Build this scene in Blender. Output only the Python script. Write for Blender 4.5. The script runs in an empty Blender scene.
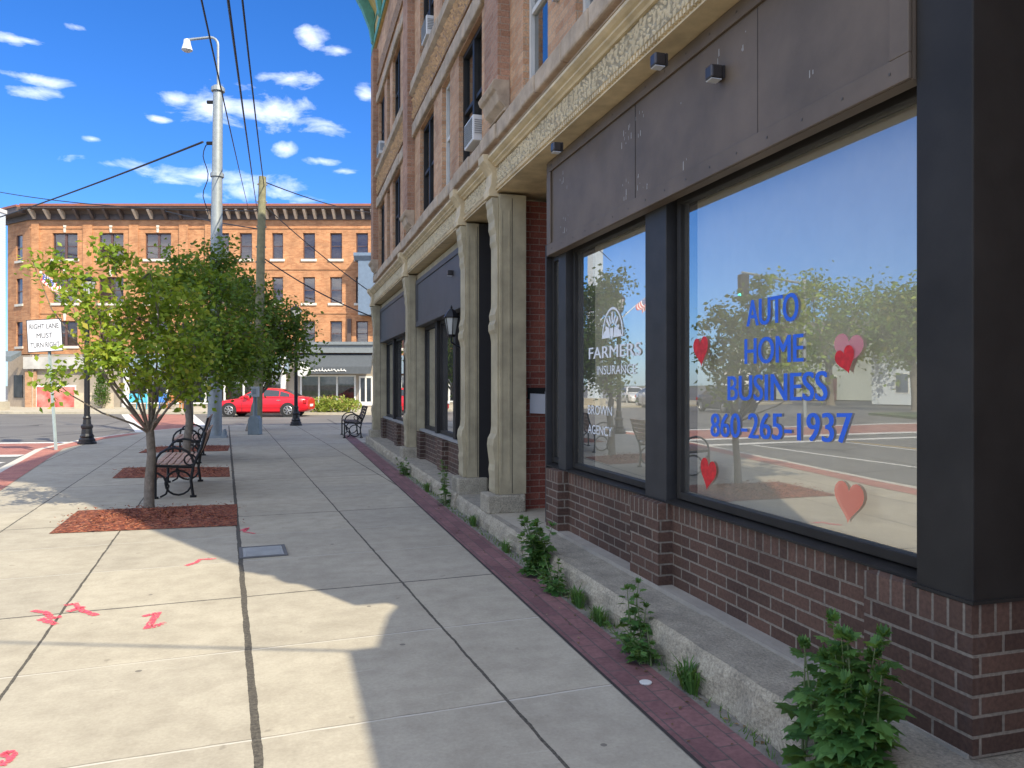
import bpy, math, random
import numpy as np
from mathutils import Vector, Matrix
C = bpy.context.scene.collection
sc = bpy.context.scene
R = math.radians
rnd = random.Random(7)

# ------------------------------------------------------------ camera, light
FPX = 769.0; HC = 1.5; YAW = math.atan(225/FPX)
FW = (math.sin(YAW), math.cos(YAW)); RT = (math.cos(YAW), -math.sin(YAW))
cam_d = bpy.data.cameras.new('camera'); cam = bpy.data.objects.new('camera', cam_d); C.objects.link(cam)
cam.location = (0, 0, HC); cam.rotation_euler = (R(90), 0, -YAW)
cam_d.sensor_width = 36; cam_d.lens = 36*FPX/1024; cam_d.clip_end = 2000; cam_d.clip_start = 0.05
sc.camera = cam
sc.view_settings.view_transform = 'Standard'; sc.view_settings.look = 'None'
sc.view_settings.exposure = 1.56; sc.view_settings.gamma = 1
SUN_EL = R(41); SUN_H = Vector((-.45, .893)).normalized()
sd = bpy.data.lights.new('sun', 'SUN'); sd.energy = 2.45; sd.angle = R(.55); sd.color = (1, .90, .70)
so = bpy.data.objects.new('sun', sd); C.objects.link(so)
so.rotation_euler = Vector((SUN_H.x*math.cos(SUN_EL), SUN_H.y*math.cos(SUN_EL), -math.sin(SUN_EL))).to_track_quat('-Z', 'Y').to_euler()
so.location = (5, -10, 30)

def camp(lat, dep, z=0): return (dep*FW[0]+lat*RT[0], dep*FW[1]+lat*RT[1], z)
def pd(px, py, d):
    u = (px-512)/FPX; return Vector(camp(u*d, d, HC+(383-py)/FPX*d))
def gr(px, py, z=0):
    d = (HC-z)*FPX/(py-383); return Vector(camp((px-512)/FPX*d, d, z))
def onX(px, X):           # depth & Y of the point of plane X seen at px
    u = (px-512)/FPX; d = X/(FW[0]+u*RT[0]); return d, d*(FW[1]+u*RT[1])
def facYZ(px, py, X):
    d, Y = onX(px, X); return Y, HC+(383-py)/FPX*d

class N:
    def __init__(s, tree): s.t = tree; s.t.nodes.clear()
    def n(s, typ, inp=None, **kw):
        nd = s.t.nodes.new(typ)
        for k, v in kw.items(): setattr(nd, k, v)
        for k, v in (inp or {}).items():
            if isinstance(v, bpy.types.NodeSocket): s.t.links.new(v, nd.inputs[k])
            else: nd.inputs[k].default_value = v
        return nd
    def m(s, op, a, b=0.0, c=None, clamp=False):
        i = {0: a, 1: b}
        if c is not None: i[2] = c
        return s.n('ShaderNodeMath', i, operation=op, use_clamp=clamp).outputs[0]
    def noise(s, vec, scale, detail=4, rough=.55, dist=0):
        return s.n('ShaderNodeTexNoise', {'Vector': vec, 'Scale': scale, 'Detail': detail, 'Roughness': rough, 'Distortion': dist})
    def ramp(s, fac, stops, interp='LINEAR'):
        nd = s.n('ShaderNodeValToRGB', {'Fac': fac}); cr = nd.color_ramp; cr.interpolation = interp
        while len(cr.elements) < len(stops): cr.elements.new(.5)
        for e, (p, c) in zip(cr.elements, stops):
            e.position = p; e.color = (c, c, c, 1) if isinstance(c, (int, float)) else (*c, 1)
        return nd.outputs['Color']
    def mix(s, fac, a, b, mode='MIX'):
        nd = s.n('ShaderNodeMix', data_type='RGBA', blend_type=mode)
        for k, v in ((0, fac), (6, a), (7, b)):
            if isinstance(v, bpy.types.NodeSocket): s.t.links.new(v, nd.inputs[k])
            else: nd.inputs[k].default_value = v if k == 0 else ((*v, 1) if len(v) == 3 else v)
        return nd.outputs[2]
    def coord(s): return s.n('ShaderNodeTexCoord').outputs['Object']
    def out(s, sh): s.t.links.new(sh, s.n('ShaderNodeOutputMaterial').inputs[0])

w = bpy.data.worlds.new('World'); sc.world = w; w.use_nodes = True
W = N(w.node_tree)
sky = W.n('ShaderNodeTexSky', sky_type='NISHITA', sun_disc=False, sun_elevation=SUN_EL, sun_rotation=math.atan2(.45, -.893), altitude=30, air_density=1.0, dust_density=.3, ozone_density=2.5)
hs = W.n('ShaderNodeHueSaturation', {'Saturation': 1.12, 'Value': .47, 'Color': W.mix(1.0, sky.outputs[0], (.50,.66,1.0), 'MULTIPLY')})
gen = W.n('ShaderNodeTexCoord').outputs['Generated']
sep = W.n('ShaderNodeSeparateXYZ', {0: gen})
az = W.m('ARCTAN2', sep.outputs[0], sep.outputs[1]); el = W.m('ARCSINE', sep.outputs[2])
ae = W.n('ShaderNodeCombineXYZ', {0: az, 1: el}).outputs[0]
best = None
for (px, py, rx, ry) in [(200,176,75,11),(110,163,48,9),(262,112,92,22),(290,78,30,11),(320,160,22,6),(172,97,22,10),(262,190,62,17),(312,37,18,14),(366,90,18,12),(30,77,38,7),(340,50,25,7),(285,148,16,10),(212,108,30,16),(76,26,14,5),(12,38,18,5),(36,92,24,7),(28,40,16,4),(160,118,10,4),(285,118,12,5),(92,138,10,4),(345,170,18,5)]:
    v = (Vector(camp((px-512)/FPX, 1, 0)) + Vector((0, 0, (383-py)/FPX))).normalized()
    a0 = math.atan2(v.x, v.y); e0 = math.asin(v.z)
    dd = W.n('ShaderNodeVectorMath', {0: ae, 1: (a0, e0, 0)}, operation='SUBTRACT').outputs[0]
    dd = W.n('ShaderNodeVectorMath', {0: dd, 1: (FPX/rx/.98, FPX/ry/.88, 0)}, operation='MULTIPLY').outputs[0]
    ln = W.n('ShaderNodeVectorMath', {0: dd}, operation='LENGTH').outputs['Value']
    g = W.m('SUBTRACT', 1.0, ln)
    best = g if best is None else W.m('MAXIMUM', best, g)
# noise for the wisps, and an unseen cloud layer added for fill
zz = W.m('MAXIMUM', sep.outputs[2], .04)
lay = W.n('ShaderNodeCombineXYZ', {0: W.m('DIVIDE', sep.outputs[0], zz), 1: W.m('DIVIDE', sep.outputs[1], zz)}).outputs[0]
ns = W.noise(W.n('ShaderNodeMapping', {'Vector': ae, 'Scale': (1, 2.2, 1)}).outputs[0], 17, 9, .62, .4).outputs[0]
big = W.noise(lay, .33, 7, .6, .3).outputs[0]
lit = W.m('MULTIPLY', W.m('SUBTRACT', ns, .52), 3.6)
cl1 = W.m('ADD', W.m('MULTIPLY', W.m('ADD', best, .12), 1.15), lit)
c1 = W.ramp(W.m('MULTIPLY', cl1, .58), [(.16, 0), (1.0, .85)])
side = W.m('MAXIMUM', W.m('GREATER_THAN', W.m('ABSOLUTE', W.m('SUBTRACT', az, .1)), 1.15), W.m('GREATER_THAN', el, .62))     # bright unseen clouds added beside and above the framed sky as fill light
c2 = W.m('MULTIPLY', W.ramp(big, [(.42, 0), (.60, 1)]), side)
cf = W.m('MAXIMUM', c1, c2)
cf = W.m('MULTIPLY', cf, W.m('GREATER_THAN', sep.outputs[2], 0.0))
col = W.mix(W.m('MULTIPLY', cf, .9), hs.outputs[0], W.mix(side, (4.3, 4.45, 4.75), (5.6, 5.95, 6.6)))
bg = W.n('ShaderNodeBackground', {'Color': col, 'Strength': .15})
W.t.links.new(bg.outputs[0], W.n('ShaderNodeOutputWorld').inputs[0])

# ------------------------------------------------------------ materials
MATS = {}
def mat(name, col=(.5,.5,.5), rough=.7, metal=0, vary=.12, vscale=6, bump=.0, bscale=40, spec=.5, col2=None, coat=0):
    if name in MATS: return MATS[name]
    m = bpy.data.materials.new(name); m.use_nodes = True; t = N(m.node_tree); co = t.coord()
    n1 = t.noise(co, vscale, 6, .6).outputs[0]
    b = tuple(max(0, c*(1-vary)) for c in col); a = tuple(min(1, c*(1+vary)) for c in col)
    c = t.ramp(n1, [(.3, b), (.7, col2 or a)])
    p = t.n('ShaderNodeBsdfPrincipled', {'Base Color': c, 'Roughness': rough, 'Metallic': metal, 'Specular IOR Level': spec, 'Coat Weight': coat})
    if bump:
        nb = t.noise(co, bscale, 5, .6).outputs[0]
        bp = t.n('ShaderNodeBump', {'Height': nb, 'Strength': bump, 'Distance': .02}); t.t.links.new(bp.outputs[0], p.inputs['Normal'])
    t.out(p.outputs[0]); MATS[name] = m; return m

def brick(name, c1, c2, mortar, bw=.2, bh=.0667, mw=.009, bump=.6, vary=.5, stain=None, soldier=False, bias=0):
    m = bpy.data.materials.new(name); m.use_nodes = True; t = N(m.node_tree); co = t.coord()
    s = t.n('ShaderNodeSeparateXYZ', {0: co})
    u = t.m('ADD', s.outputs[0], s.outputs[1])
    v = t.n('ShaderNodeCombineXYZ', {0: u, 1: s.outputs[2]}).outputs[0]
    wob = t.noise(co, 30, 2).outputs['Color']
    v = t.n('ShaderNodeVectorMath', {0: v, 1: t.n('ShaderNodeVectorMath', {0: wob, 1: (.003, .003, 0)}, operation='MULTIPLY').outputs[0]}, operation='ADD').outputs[0]
    bt = t.n('ShaderNodeTexBrick', {'Vector': v, 'Color1': (*c1, 1), 'Color2': (*c2, 1), 'Mortar': (*mortar, 1), 'Scale': 1, 'Mortar Size': mw/2, 'Mortar Smooth': .2, 'Bias': bias, 'Brick Width': bw, 'Row Height': bh})
    bt.offset = 0 if soldier else .5
    n1 = t.noise(co, 1.3, 6, .6).outputs[0]; n2 = t.noise(co, 60, 4).outputs[0]
    c = t.mix(.75, bt.outputs['Color'], t.ramp(n2, [(.3, (.62,.62,.62)), (.7, (1.25,1.25,1.25))]), 'MULTIPLY')
    c = t.mix(vary, c, t.ramp(n1, [(.35, (.6,.6,.62)), (.65, (1.3,1.28,1.25))]), 'MULTIPLY')
    if stain:
        sn = t.noise(t.n('ShaderNodeMapping', {'Vector': co, 'Scale': (1, 1, .3)}).outputs[0], 4, 6, .7).outputs[0]
        c = t.mix(t.ramp(sn, [(.58, 0), (.78, .55)]), c, stain)
    p = t.n('ShaderNodeBsdfPrincipled', {'Base Color': c, 'Roughness': .8, 'Specular IOR Level': .35})
    h = t.m('ADD', t.m('MULTIPLY', t.m('SUBTRACT', 1.0, bt.outputs['Fac']), 1.0), t.m('MULTIPLY', n2, .35))
    bp = t.n('ShaderNodeBump', {'Height': h, 'Strength': bump, 'Distance': .006}); t.t.links.new(bp.outputs[0], p.inputs['Normal'])
    t.out(p.outputs[0]); MATS[name] = m; return m

def glass(name, base=.18, tint=(.88,.92,.92), k=1.6, wav=0.0, film=0.0):
    m = bpy.data.materials.new(name); m.use_nodes = True; t = N(m.node_tree)
    fr = t.n('ShaderNodeFresnel', {'IOR': 1.5})
    f = t.m('ADD', t.m('MULTIPLY', fr.outputs[0], k), base, clamp=True)
    gl = t.n('ShaderNodeBsdfGlossy', {'Color': (.90,.90,.88,1), 'Roughness': .0})
    if wav:
        nb = t.noise(t.coord(), 1.2, 2).outputs[0]
        bp = t.n('ShaderNodeBump', {'Height': nb, 'Strength': wav, 'Distance': .004}); t.t.links.new(bp.outputs[0], gl.inputs['Normal'])
    tr = t.n('ShaderNodeBsdfTransparent', {'Color': (*tint, 1)})
    mx = t.n('ShaderNodeMixShader', {0: f}); t.t.links.new(tr.outputs[0], mx.inputs[1]); t.t.links.new(gl.outputs[0], mx.inputs[2])
    if film:
        dn = t.noise(t.n('ShaderNodeMapping', {'Vector': t.coord(), 'Scale': (1,1,.35)}).outputs[0], 2.2, 6, .65).outputs[0]
        df = t.n('ShaderNodeBsdfDiffuse', {'Color': (.82,.80,.72,1)})
        m2 = t.n('ShaderNodeMixShader', {0: t.ramp(dn, [(.3, film*.7), (.7, film*1.35)])}); t.t.links.new(mx.outputs[0], m2.inputs[1]); t.t.links.new(df.outputs[0], m2.inputs[2]); mx = m2
    t.out(mx.outputs[0]); MATS[name] = m; return m

def leafmat(name, stops, trans=.45):
    m = bpy.data.materials.new(name); m.use_nodes = True; t = N(m.node_tree)
    g = t.n('ShaderNodeNewGeometry')
    c = t.ramp(g.outputs['Random Per Island'], stops)
    p = t.n('ShaderNodeBsdfPrincipled', {'Base Color': c, 'Roughness': .55, 'Specular IOR Level': .35})
    tl = t.n('ShaderNodeBsdfTranslucent', {'Color': t.mix(.6, c, (.35,.42,.02))})
    mx = t.n('ShaderNodeMixShader', {0: trans}); t.t.links.new(p.outputs[0], mx.inputs[1]); t.t.links.new(tl.outputs[0], mx.inputs[2])
    t.out(mx.outputs[0]); MATS[name] = m; return m

# ------------------------------------------------------------ mesh helpers
class MB:
    def __init__(s): s.v = []; s.f = []
    def add(s, vs, fs):
        o = len(s.v); s.v += [tuple(v) for v in vs]; s.f += [tuple(i+o for i in f) for f in fs]; return s
    def box(s, x0, x1, y0, y1, z0, z1):
        return s.add([(x0,y0,z0),(x1,y0,z0),(x1,y1,z0),(x0,y1,z0),(x0,y0,z1),(x1,y0,z1),(x1,y1,z1),(x0,y1,z1)],
                     [(0,3,2,1),(4,5,6,7),(0,1,5,4),(1,2,6,5),(2,3,7,6),(3,0,4,7)])
    def quad(s, a, b, c, d): return s.add([a,b,c,d], [(0,1,2,3)])
    def prism(s, poly, a0, a1, axis='x'):
        n = len(poly)
        def P(p, a):
            return (a, p[0], p[1]) if axis == 'x' else (p[0], a, p[1]) if axis == 'y' else (p[0], p[1], a)
        vs = [P(p, a0) for p in poly]+[P(p, a1) for p in poly]
        fs = [(i, (i+1) % n, n+(i+1) % n, n+i) for i in range(n)]+[tuple(range(n))[::-1], tuple(range(n, 2*n))]
        return s.add(vs, fs)
    def tube(s, pts, rad, n=8, cap=True):
        pts = [Vector(p) for p in pts]; o = len(s.v)
        if not hasattr(rad, '__len__'): rad = [rad]*len(pts)
        up = None
        for i, p in enumerate(pts):
            t = (pts[min(i+1, len(pts)-1)]-pts[max(i-1, 0)])
            if t.length < 1e-9: t = Vector((0,0,1))
            t.normalize()
            if up is None: up = t.orthogonal().normalized()
            else:
                up = (up-t*up.dot(t)); up = up.normalized() if up.length > 1e-6 else t.orthogonal().normalized()
            b = t.cross(up)
            for k in range(n):
                a = 2*math.pi*k/n; s.v.append(tuple(p+(up*math.cos(a)+b*math.sin(a))*rad[i]))
        for i in range(len(pts)-1):
            for k in range(n):
                s.f.append((o+i*n+k, o+i*n+(k+1) % n, o+(i+1)*n+(k+1) % n, o+(i+1)*n+k))
        if cap:
            s.f.append(tuple(o+k for k in range(n))[::-1]); s.f.append(tuple(o+(len(pts)-1)*n+k for k in range(n)))
        return s
    def lathe(s, prof, c=(0,0,0), n=16):
        o = len(s.v)
        for r, z in prof:
            for k in range(n):
                a = 2*math.pi*k/n; s.v.append((c[0]+r*math.cos(a), c[1]+r*math.sin(a), c[2]+z))
        for i in range(len(prof)-1):
            for k in range(n): s.f.append((o+i*n+k, o+i*n+(k+1) % n, o+(i+1)*n+(k+1) % n, o+(i+1)*n+k))
        s.f.append(tuple(o+k for k in range(n))[::-1]); s.f.append(tuple(o+(len(prof)-1)*n+k for k in range(n)))
        return s
    def build(s, name, m, parent=None, smooth=False, bevel=0, loc=None, rotz=0):
        me = bpy.data.meshes.new(name); me.from_pydata(s.v, [], s.f); me.update()
        if m: me.materials.append(m)
        if smooth:
            me.polygons.foreach_set('use_smooth', [True]*len(me.polygons))
        o = bpy.data.objects.new(name, me); C.objects.link(o)
        if parent: o.parent = parent
        if loc is not None: o.location = loc
        o.rotation_euler.z = rotz
        if bevel:
            b = o.modifiers.new('bevel', 'BEVEL'); b.width = bevel; b.segments = 2; b.limit_method = 'ANGLE'
        if smooth:
            try:
                me.set_sharp_from_angle(angle=R(40))
            except Exception: pass
        return o
def tag(o, label=None, cat=None, group=None, kind=None):
    if label: o['label'] = label
    if cat: o['category'] = cat
    if group: o['group'] = group
    if kind: o['kind'] = kind
    return o
def empty(name, loc=(0,0,0), rz=0, label=None, cat=None, group=None):
    o = bpy.data.objects.new(name, None); C.objects.link(o); o.location = loc; o.rotation_euler.z = rz
    o.empty_display_size = .2
    return tag(o, label, cat, group)
def copy_tree(o, parent=None):
    c = o.copy(); C.objects.link(c)
    if parent: c.parent = parent
    for ch in list(o.children): copy_tree(ch, c)
    return c
def struct(name, mb, m, **k): return tag(mb.build(name, m, **k), kind='structure')
def sheet(poly, z): return MB().add([(p[0], p[1], z) for p in poly], [tuple(range(len(poly)))])
def slab(poly, z0, z1):   # polygon must be counter-clockwise
    return MB().prism([(p[0], p[1]) for p in poly], z0, z1, 'z')
def text_mesh(body, origin, right, up, width, height, bold=.0, thick=0):
    cu = bpy.data.curves.new('t', 'FONT'); cu.body = body; cu.fill_mode = 'FRONT'; cu.resolution_u = 4
    ob = bpy.data.objects.new('t', cu); C.objects.link(ob); bpy.context.view_layer.update()
    dg = bpy.context.evaluated_depsgraph_get(); me = bpy.data.meshes.new_from_object(ob.evaluated_get(dg))
    vs = [v.co.copy() for v in me.vertices]; fs = [tuple(p.vertices) for p in me.polygons]
    bpy.data.objects.remove(ob); bpy.data.curves.remove(cu); bpy.data.meshes.remove(me)
    x0 = min(v.x for v in vs); x1 = max(v.x for v in vs); y0 = min(v.y for v in vs); y1 = max(v.y for v in vs)
    o = Vector(origin); r = Vector(right); u = Vector(up)
    bm = MB(); nrm = r.cross(u).normalized(); k = [0] if bold <= 0 else [-1, -.34, .33, 1]
    for i, s in enumerate(k):
        bm.add([o+r*((v.x-x0)/(x1-x0)*width+s*bold*height*.9)+u*((v.y-y0)/(y1-y0)*height)+nrm*(i*.0004) for v in vs], fs)
    return bm
# ------------------------------------------------------------ setting: ground, roads, pavements
GA = math.atan(.0725); GX0 = -.093; GY0 = 3.15      # slab grid turned by 4.1 degrees, long joint through this point
def sidewalk_mat(name, joints=True, base=((.365,.33,.26),(.45,.41,.325))):
    m = bpy.data.materials.new(name); m.use_nodes = True; t = N(m.node_tree); co = t.coord()
    n1 = t.noise(co, .9, 7, .65).outputs[0]; n2 = t.noise(co, 55, 5, .7).outputs[0]; n3 = t.noise(co, 5, 6, .7).outputs[0]
    c = t.ramp(n1, [(.3, base[0]), (.7, base[1])])
    c = t.mix(.8, c, t.ramp(n2, [(.25, (.82,.82,.82)), (.75, (1.12,1.12,1.12))]), 'MULTIPLY')
    c = t.mix(.6, c, t.ramp(n3, [(.3, (.72,.70,.68)), (.6, (1.06,1.06,1.05))]), 'MULTIPLY')
    # pale scuffs stretched across the walk
    mp = t.n('ShaderNodeMapping', {'Vector': co, 'Rotation': (0,0,-GA), 'Scale': (.8, 9, 1)}).outputs[0]
    sc_ = t.noise(mp, 1.6, 7, .75, .4).outputs[0]
    c = t.mix(t.ramp(sc_, [(.62, 0), (.8, .5)]), c, (.72,.68,.58))
    sp = t.noise(co, 9, 3, .5).outputs[0]
    c = t.mix(t.ramp(sp, [(.70, 0), (.76, .5)]), c, (.16,.14,.11))
    h = n2
    if joints:
        dv = t.n('ShaderNodeVectorMath', {0: co, 1: (GX0, GY0, 0)}, operation='SUBTRACT').outputs[0]
        wob = t.n('ShaderNodeVectorMath', {0: t.noise(co, 3, 4, .7).outputs['Color'], 1: (.022, .022, 0)}, operation='MULTIPLY').outputs[0]
        dv = t.n('ShaderNodeVectorMath', {0: dv, 1: wob}, operation='ADD').outputs[0]
        s = t.n('ShaderNodeSeparateXYZ', {0: dv})
        u = t.m('ADD', t.m('MULTIPLY', s.outputs[0], math.cos(GA)), t.m('MULTIPLY', s.outputs[1], math.sin(GA)))
        v = t.m('SUBTRACT', t.m('MULTIPLY', s.outputs[1], math.cos(GA)), t.m('MULTIPLY', s.outputs[0], math.sin(GA)))
        def dist(x, per, off=0):
            x = t.m('SUBTRACT', x, off)
            return t.m('MULTIPLY', t.m('ABSOLUTE', t.m('SUBTRACT', t.m('FRACT', t.m('ADD', t.m('DIVIDE', x, per), .5)), .5)), per)
        rough = t.m('MULTIPLY', t.m('SUBTRACT', n3, .5), .012)
        J = t.m('LESS_THAN', t.m('ADD', t.m('ABSOLUTE', u), rough), .019)                    # wide sealed joint
        L = t.m('LESS_THAN', t.m('ADD', dist(u, 1.13), rough), .0085)
        K = t.m('LESS_THAN', t.m('ADD', dist(v, 3.48, 2.60), rough), .0085)
        cell = t.n('ShaderNodeCombineXYZ', {0: t.m('FLOOR', t.m('ADD', t.m('DIVIDE', u, 1.13), 0.0)), 1: t.m('FLOOR', t.m('DIVIDE', t.m('SUBTRACT', v, .28), 1.16))}).outputs[0]
        wn = t.n('ShaderNodeTexWhiteNoise', {'Vector': cell}).outputs[0]
        c = t.mix(.8, c, t.ramp(wn, [(0, (.92,.92,.93)), (1, (1.06,1.05,1.03))]), 'MULTIPLY')
        blot = t.noise(co, 2.3, 3, .5, 1.0).outputs[0]
        c = t.mix(t.ramp(blot, [(.62, 0), (.74, .22)]), c, (.24,.21,.17))
        gum = t.n('ShaderNodeTexVoronoi', {'Vector': co, 'Scale': 2.1}).outputs['Distance']
        c = t.mix(t.m('MULTIPLY', t.m('LESS_THAN', gum, .035), .7), c, (.10,.09,.08))
        Q = t.m('LESS_THAN', t.m('ADD', dist(v, 1.16, .28), rough), .0055)
        c = t.mix(t.m('MULTIPLY', Q, t.ramp(n3, [(.3, .9), (.6, .45)])), c, (.60,.57,.50))
        c = t.mix(t.m('MULTIPLY', t.m('LESS_THAN', t.m('ADD', dist(v, 1.16, .292), rough), .004), .55), c, (.13,.12,.1))
        dk = t.m('MAXIMUM', J, t.m('MAXIMUM', L, K))
        c = t.mix(t.m('MULTIPLY', dk, .92), c, t.ramp(n2, [(.4, (.03,.027,.024)), (.7, (.13,.115,.09))]))
        h = t.m('SUBTRACT', t.m('MULTIPLY', n2, .5), dk)
    p = t.n('ShaderNodeBsdfPrincipled', {'Base Color': c, 'Roughness': .85, 'Specular IOR Level': .3})
    bp = t.n('ShaderNodeBump', {'Height': h, 'Strength': .35, 'Distance': .006}); t.t.links.new(bp.outputs[0], p.inputs['Normal'])
    t.out(p.outputs[0]); MATS[name] = m; return m
def asphalt():
    m = bpy.data.materials.new('asphalt'); m.use_nodes = True; t = N(m.node_tree); co = t.coord()
    n1 = t.noise(co, .25, 6, .6).outputs[0]; n2 = t.noise(co, 60, 4, .7).outputs[0]
    c = t.ramp(n1, [(.3, (.105,.10,.095)), (.7, (.155,.15,.14))])
    c = t.mix(.8, c, t.ramp(n2, [(.25, (.65,.65,.65)), (.75, (1.35,1.35,1.35))]), 'MULTIPLY')
    cr = t.n('ShaderNodeTexVoronoi', {'Vector': co, 'Scale': .22}, feature='DISTANCE_TO_EDGE').outputs[0]
    c = t.mix(t.m('MULTIPLY', t.m('LESS_THAN', cr, .008), .7), c, (.03,.03,.03))
    p = t.n('ShaderNodeBsdfPrincipled', {'Base Color': c, 'Roughness': .85})
    t.out(p.outputs[0]); MATS['asphalt'] = m; return m
def paver_mat(name, c1, c2, mortar, ang=0.0, bw=.2, bh=.1):
    m = bpy.data.materials.new(name); m.use_nodes = True; t = N(m.node_tree); co = t.coord()
    mp = t.n('ShaderNodeMapping', {'Vector': co, 'Rotation': (0,0,ang)}).outputs[0]
    bt = t.n('ShaderNodeTexBrick', {'Vector': mp, 'Color1': (*c1,1), 'Color2': (*c2,1), 'Mortar': (*mortar,1), 'Scale': 1, 'Mortar Size': .004, 'Brick Width': bw, 'Row Height': bh, 'Bias': 0})
    n = t.noise(co, 30, 5, .7).outputs[0]; n1 = t.noise(co, 2, 5).outputs[0]
    c = t.mix(.8, bt.outputs[0], t.ramp(n, [(.25, (.6,.6,.6)), (.75, (1.35,1.35,1.35))]), 'MULTIPLY')
    c = t.mix(.5, c, t.ramp(n1, [(.3, (.65,.65,.65)), (.7, (1.25,1.25,1.25))]), 'MULTIPLY')
    p = t.n('ShaderNodeBsdfPrincipled', {'Base Color': c, 'Roughness': .8})
    bp = t.n('ShaderNodeBump', {'Height': t.m('SUBTRACT', t.m('MULTIPLY', n, .3), bt.outputs['Fac']), 'Strength': .5, 'Distance': .005}); t.t.links.new(bp.outputs[0], p.inputs['Normal'])
    t.out(p.outputs[0]); MATS[name] = m; return m
SW = sidewalk_mat('sidewalk_concrete'); SW2 = sidewalk_mat('plain_concrete', False)
AS = asphalt()
GRASS = mat('grass_ground', (.075,.115,.03), .9, vary=.4, vscale=3, bump=.6, bscale=30)
ROADPAINT = mat('road_paint', (.62,.61,.57), .7, vary=.2, vscale=9)
YELLOWPAINT = mat('yellow_road_paint', (.6,.38,.05), .7, vary=.2, vscale=9)
REDPAVE = paver_mat('red_crosswalk_brick', (.30,.115,.09), (.37,.16,.12), (.27,.14,.11), .1)
BANDPAVE = paver_mat('red_kerb_brick', (.36,.13,.10), (.44,.18,.13), (.30,.17,.13), .14)
PURPLEPAVE = paver_mat('purple_pavers', (.16,.075,.078), (.235,.115,.112), (.10,.08,.075), math.pi/2)
RZ = -.12
struct('ground', sheet([(-700,-700),(700,-700),(700,700),(-700,700)], RZ-.02), mat('soil_and_far_ground', (.13,.13,.09), .9, vary=.3, vscale=.05))
struct('road', sheet([(-320,-300),(260,-300),(260,300),(-320,300)], RZ), AS)
def inner(Y): return -3.9-.145*(Y-12.5) if Y > 4 else -2.67
outer = [(-3.22,-60)]+[(inner(y)-.55, y) for y in (3.9, 8, 12, 16, 20)]+[(-5.35,23.2),(-4.75,25.6),(-3.9,27.6),(-2.9,29.2),(-1.5,29.95)]
far1 = [camp(8, 28.8)[:2], camp(70, 28.8)[:2]]
poly = outer+far1+[(80,-60)]
struct('sidewalk', slab(poly[::-1], RZ-.1, 0), SW)
kb = MB()
def ribbon(pts, w0, w1, z):          # strip between offsets w0..w1 to the right of a polyline
    b = MB(); L = []; Rr = []
    for i, p in enumerate(pts):
        a = Vector(pts[max(i-1,0)]); c_ = Vector(pts[min(i+1,len(pts)-1)]); t_ = (c_-a).normalized(); nn = Vector((t_.y, -t_.x))
        L.append(Vector(p)+nn*w0); Rr.append(Vector(p)+nn*w1)
    for i in range(len(pts)-1):
        b.quad((*Rr[i], z), (*Rr[i+1], z), (*L[i+1], z), (*L[i], z))
    return b
struct('kerb', ribbon(outer+far1, 0, .15, .004), mat('kerb_concrete', (.52,.49,.42), .8, vary=.15, bump=.2))
struct('brick_kerb_band', ribbon(outer[:8], .15, .56, .0045), BANDPAVE)
# purple paver strip, gutter strip along the block
struct('paver_strip', sheet([(1.57,-8),(1.845,-8),(1.845,22.9),(1.57,22.9)], .004), PURPLEPAVE)
struct('gutter_strip', MB().add([(1.845,-8,.003),(2.6,-8,.003),(2.6,20.1,.003),(1.845,20.1,.003)], [(0,1,2,3)]), mat('dirty_gutter', (.20,.185,.155), .9, vary=.45, vscale=7, bump=.8, bscale=30))
struct('paver_joint', sheet([(1.553,-8),(1.57,-8),(1.57,22.9),(1.553,22.9)], .0045), mat('joint_tar', (.035,.03,.028), .9))
# mulch beds in the pavement
def mulch_mat():
    m = bpy.data.materials.new('red_mulch'); m.use_nodes = True; t = N(m.node_tree); co = t.coord()
    vo = t.n('ShaderNodeTexVoronoi', {'Vector': t.n('ShaderNodeMapping', {'Vector': co, 'Scale': (38, 70, 40)}).outputs[0], 'Scale': 1})
    sp = t.n('ShaderNodeSeparateColor', {0: vo.outputs['Color']})
    c = t.ramp(sp.outputs[0], [(0, (.05,.014,.008)), (.45, (.20,.045,.018)), (.8, (.33,.09,.035)), (1, (.46,.2,.10))])
    p = t.n('ShaderNodeBsdfPrincipled', {'Base Color': c, 'Roughness': .85})
    bp = t.n('ShaderNodeBump', {'Height': vo.outputs['Distance'], 'Strength': 1, 'Distance': .02}); t.t.links.new(bp.outputs[0], p.inputs['Normal'])
    t.out(p.outputs[0]); return m
MUL = mulch_mat()
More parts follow.
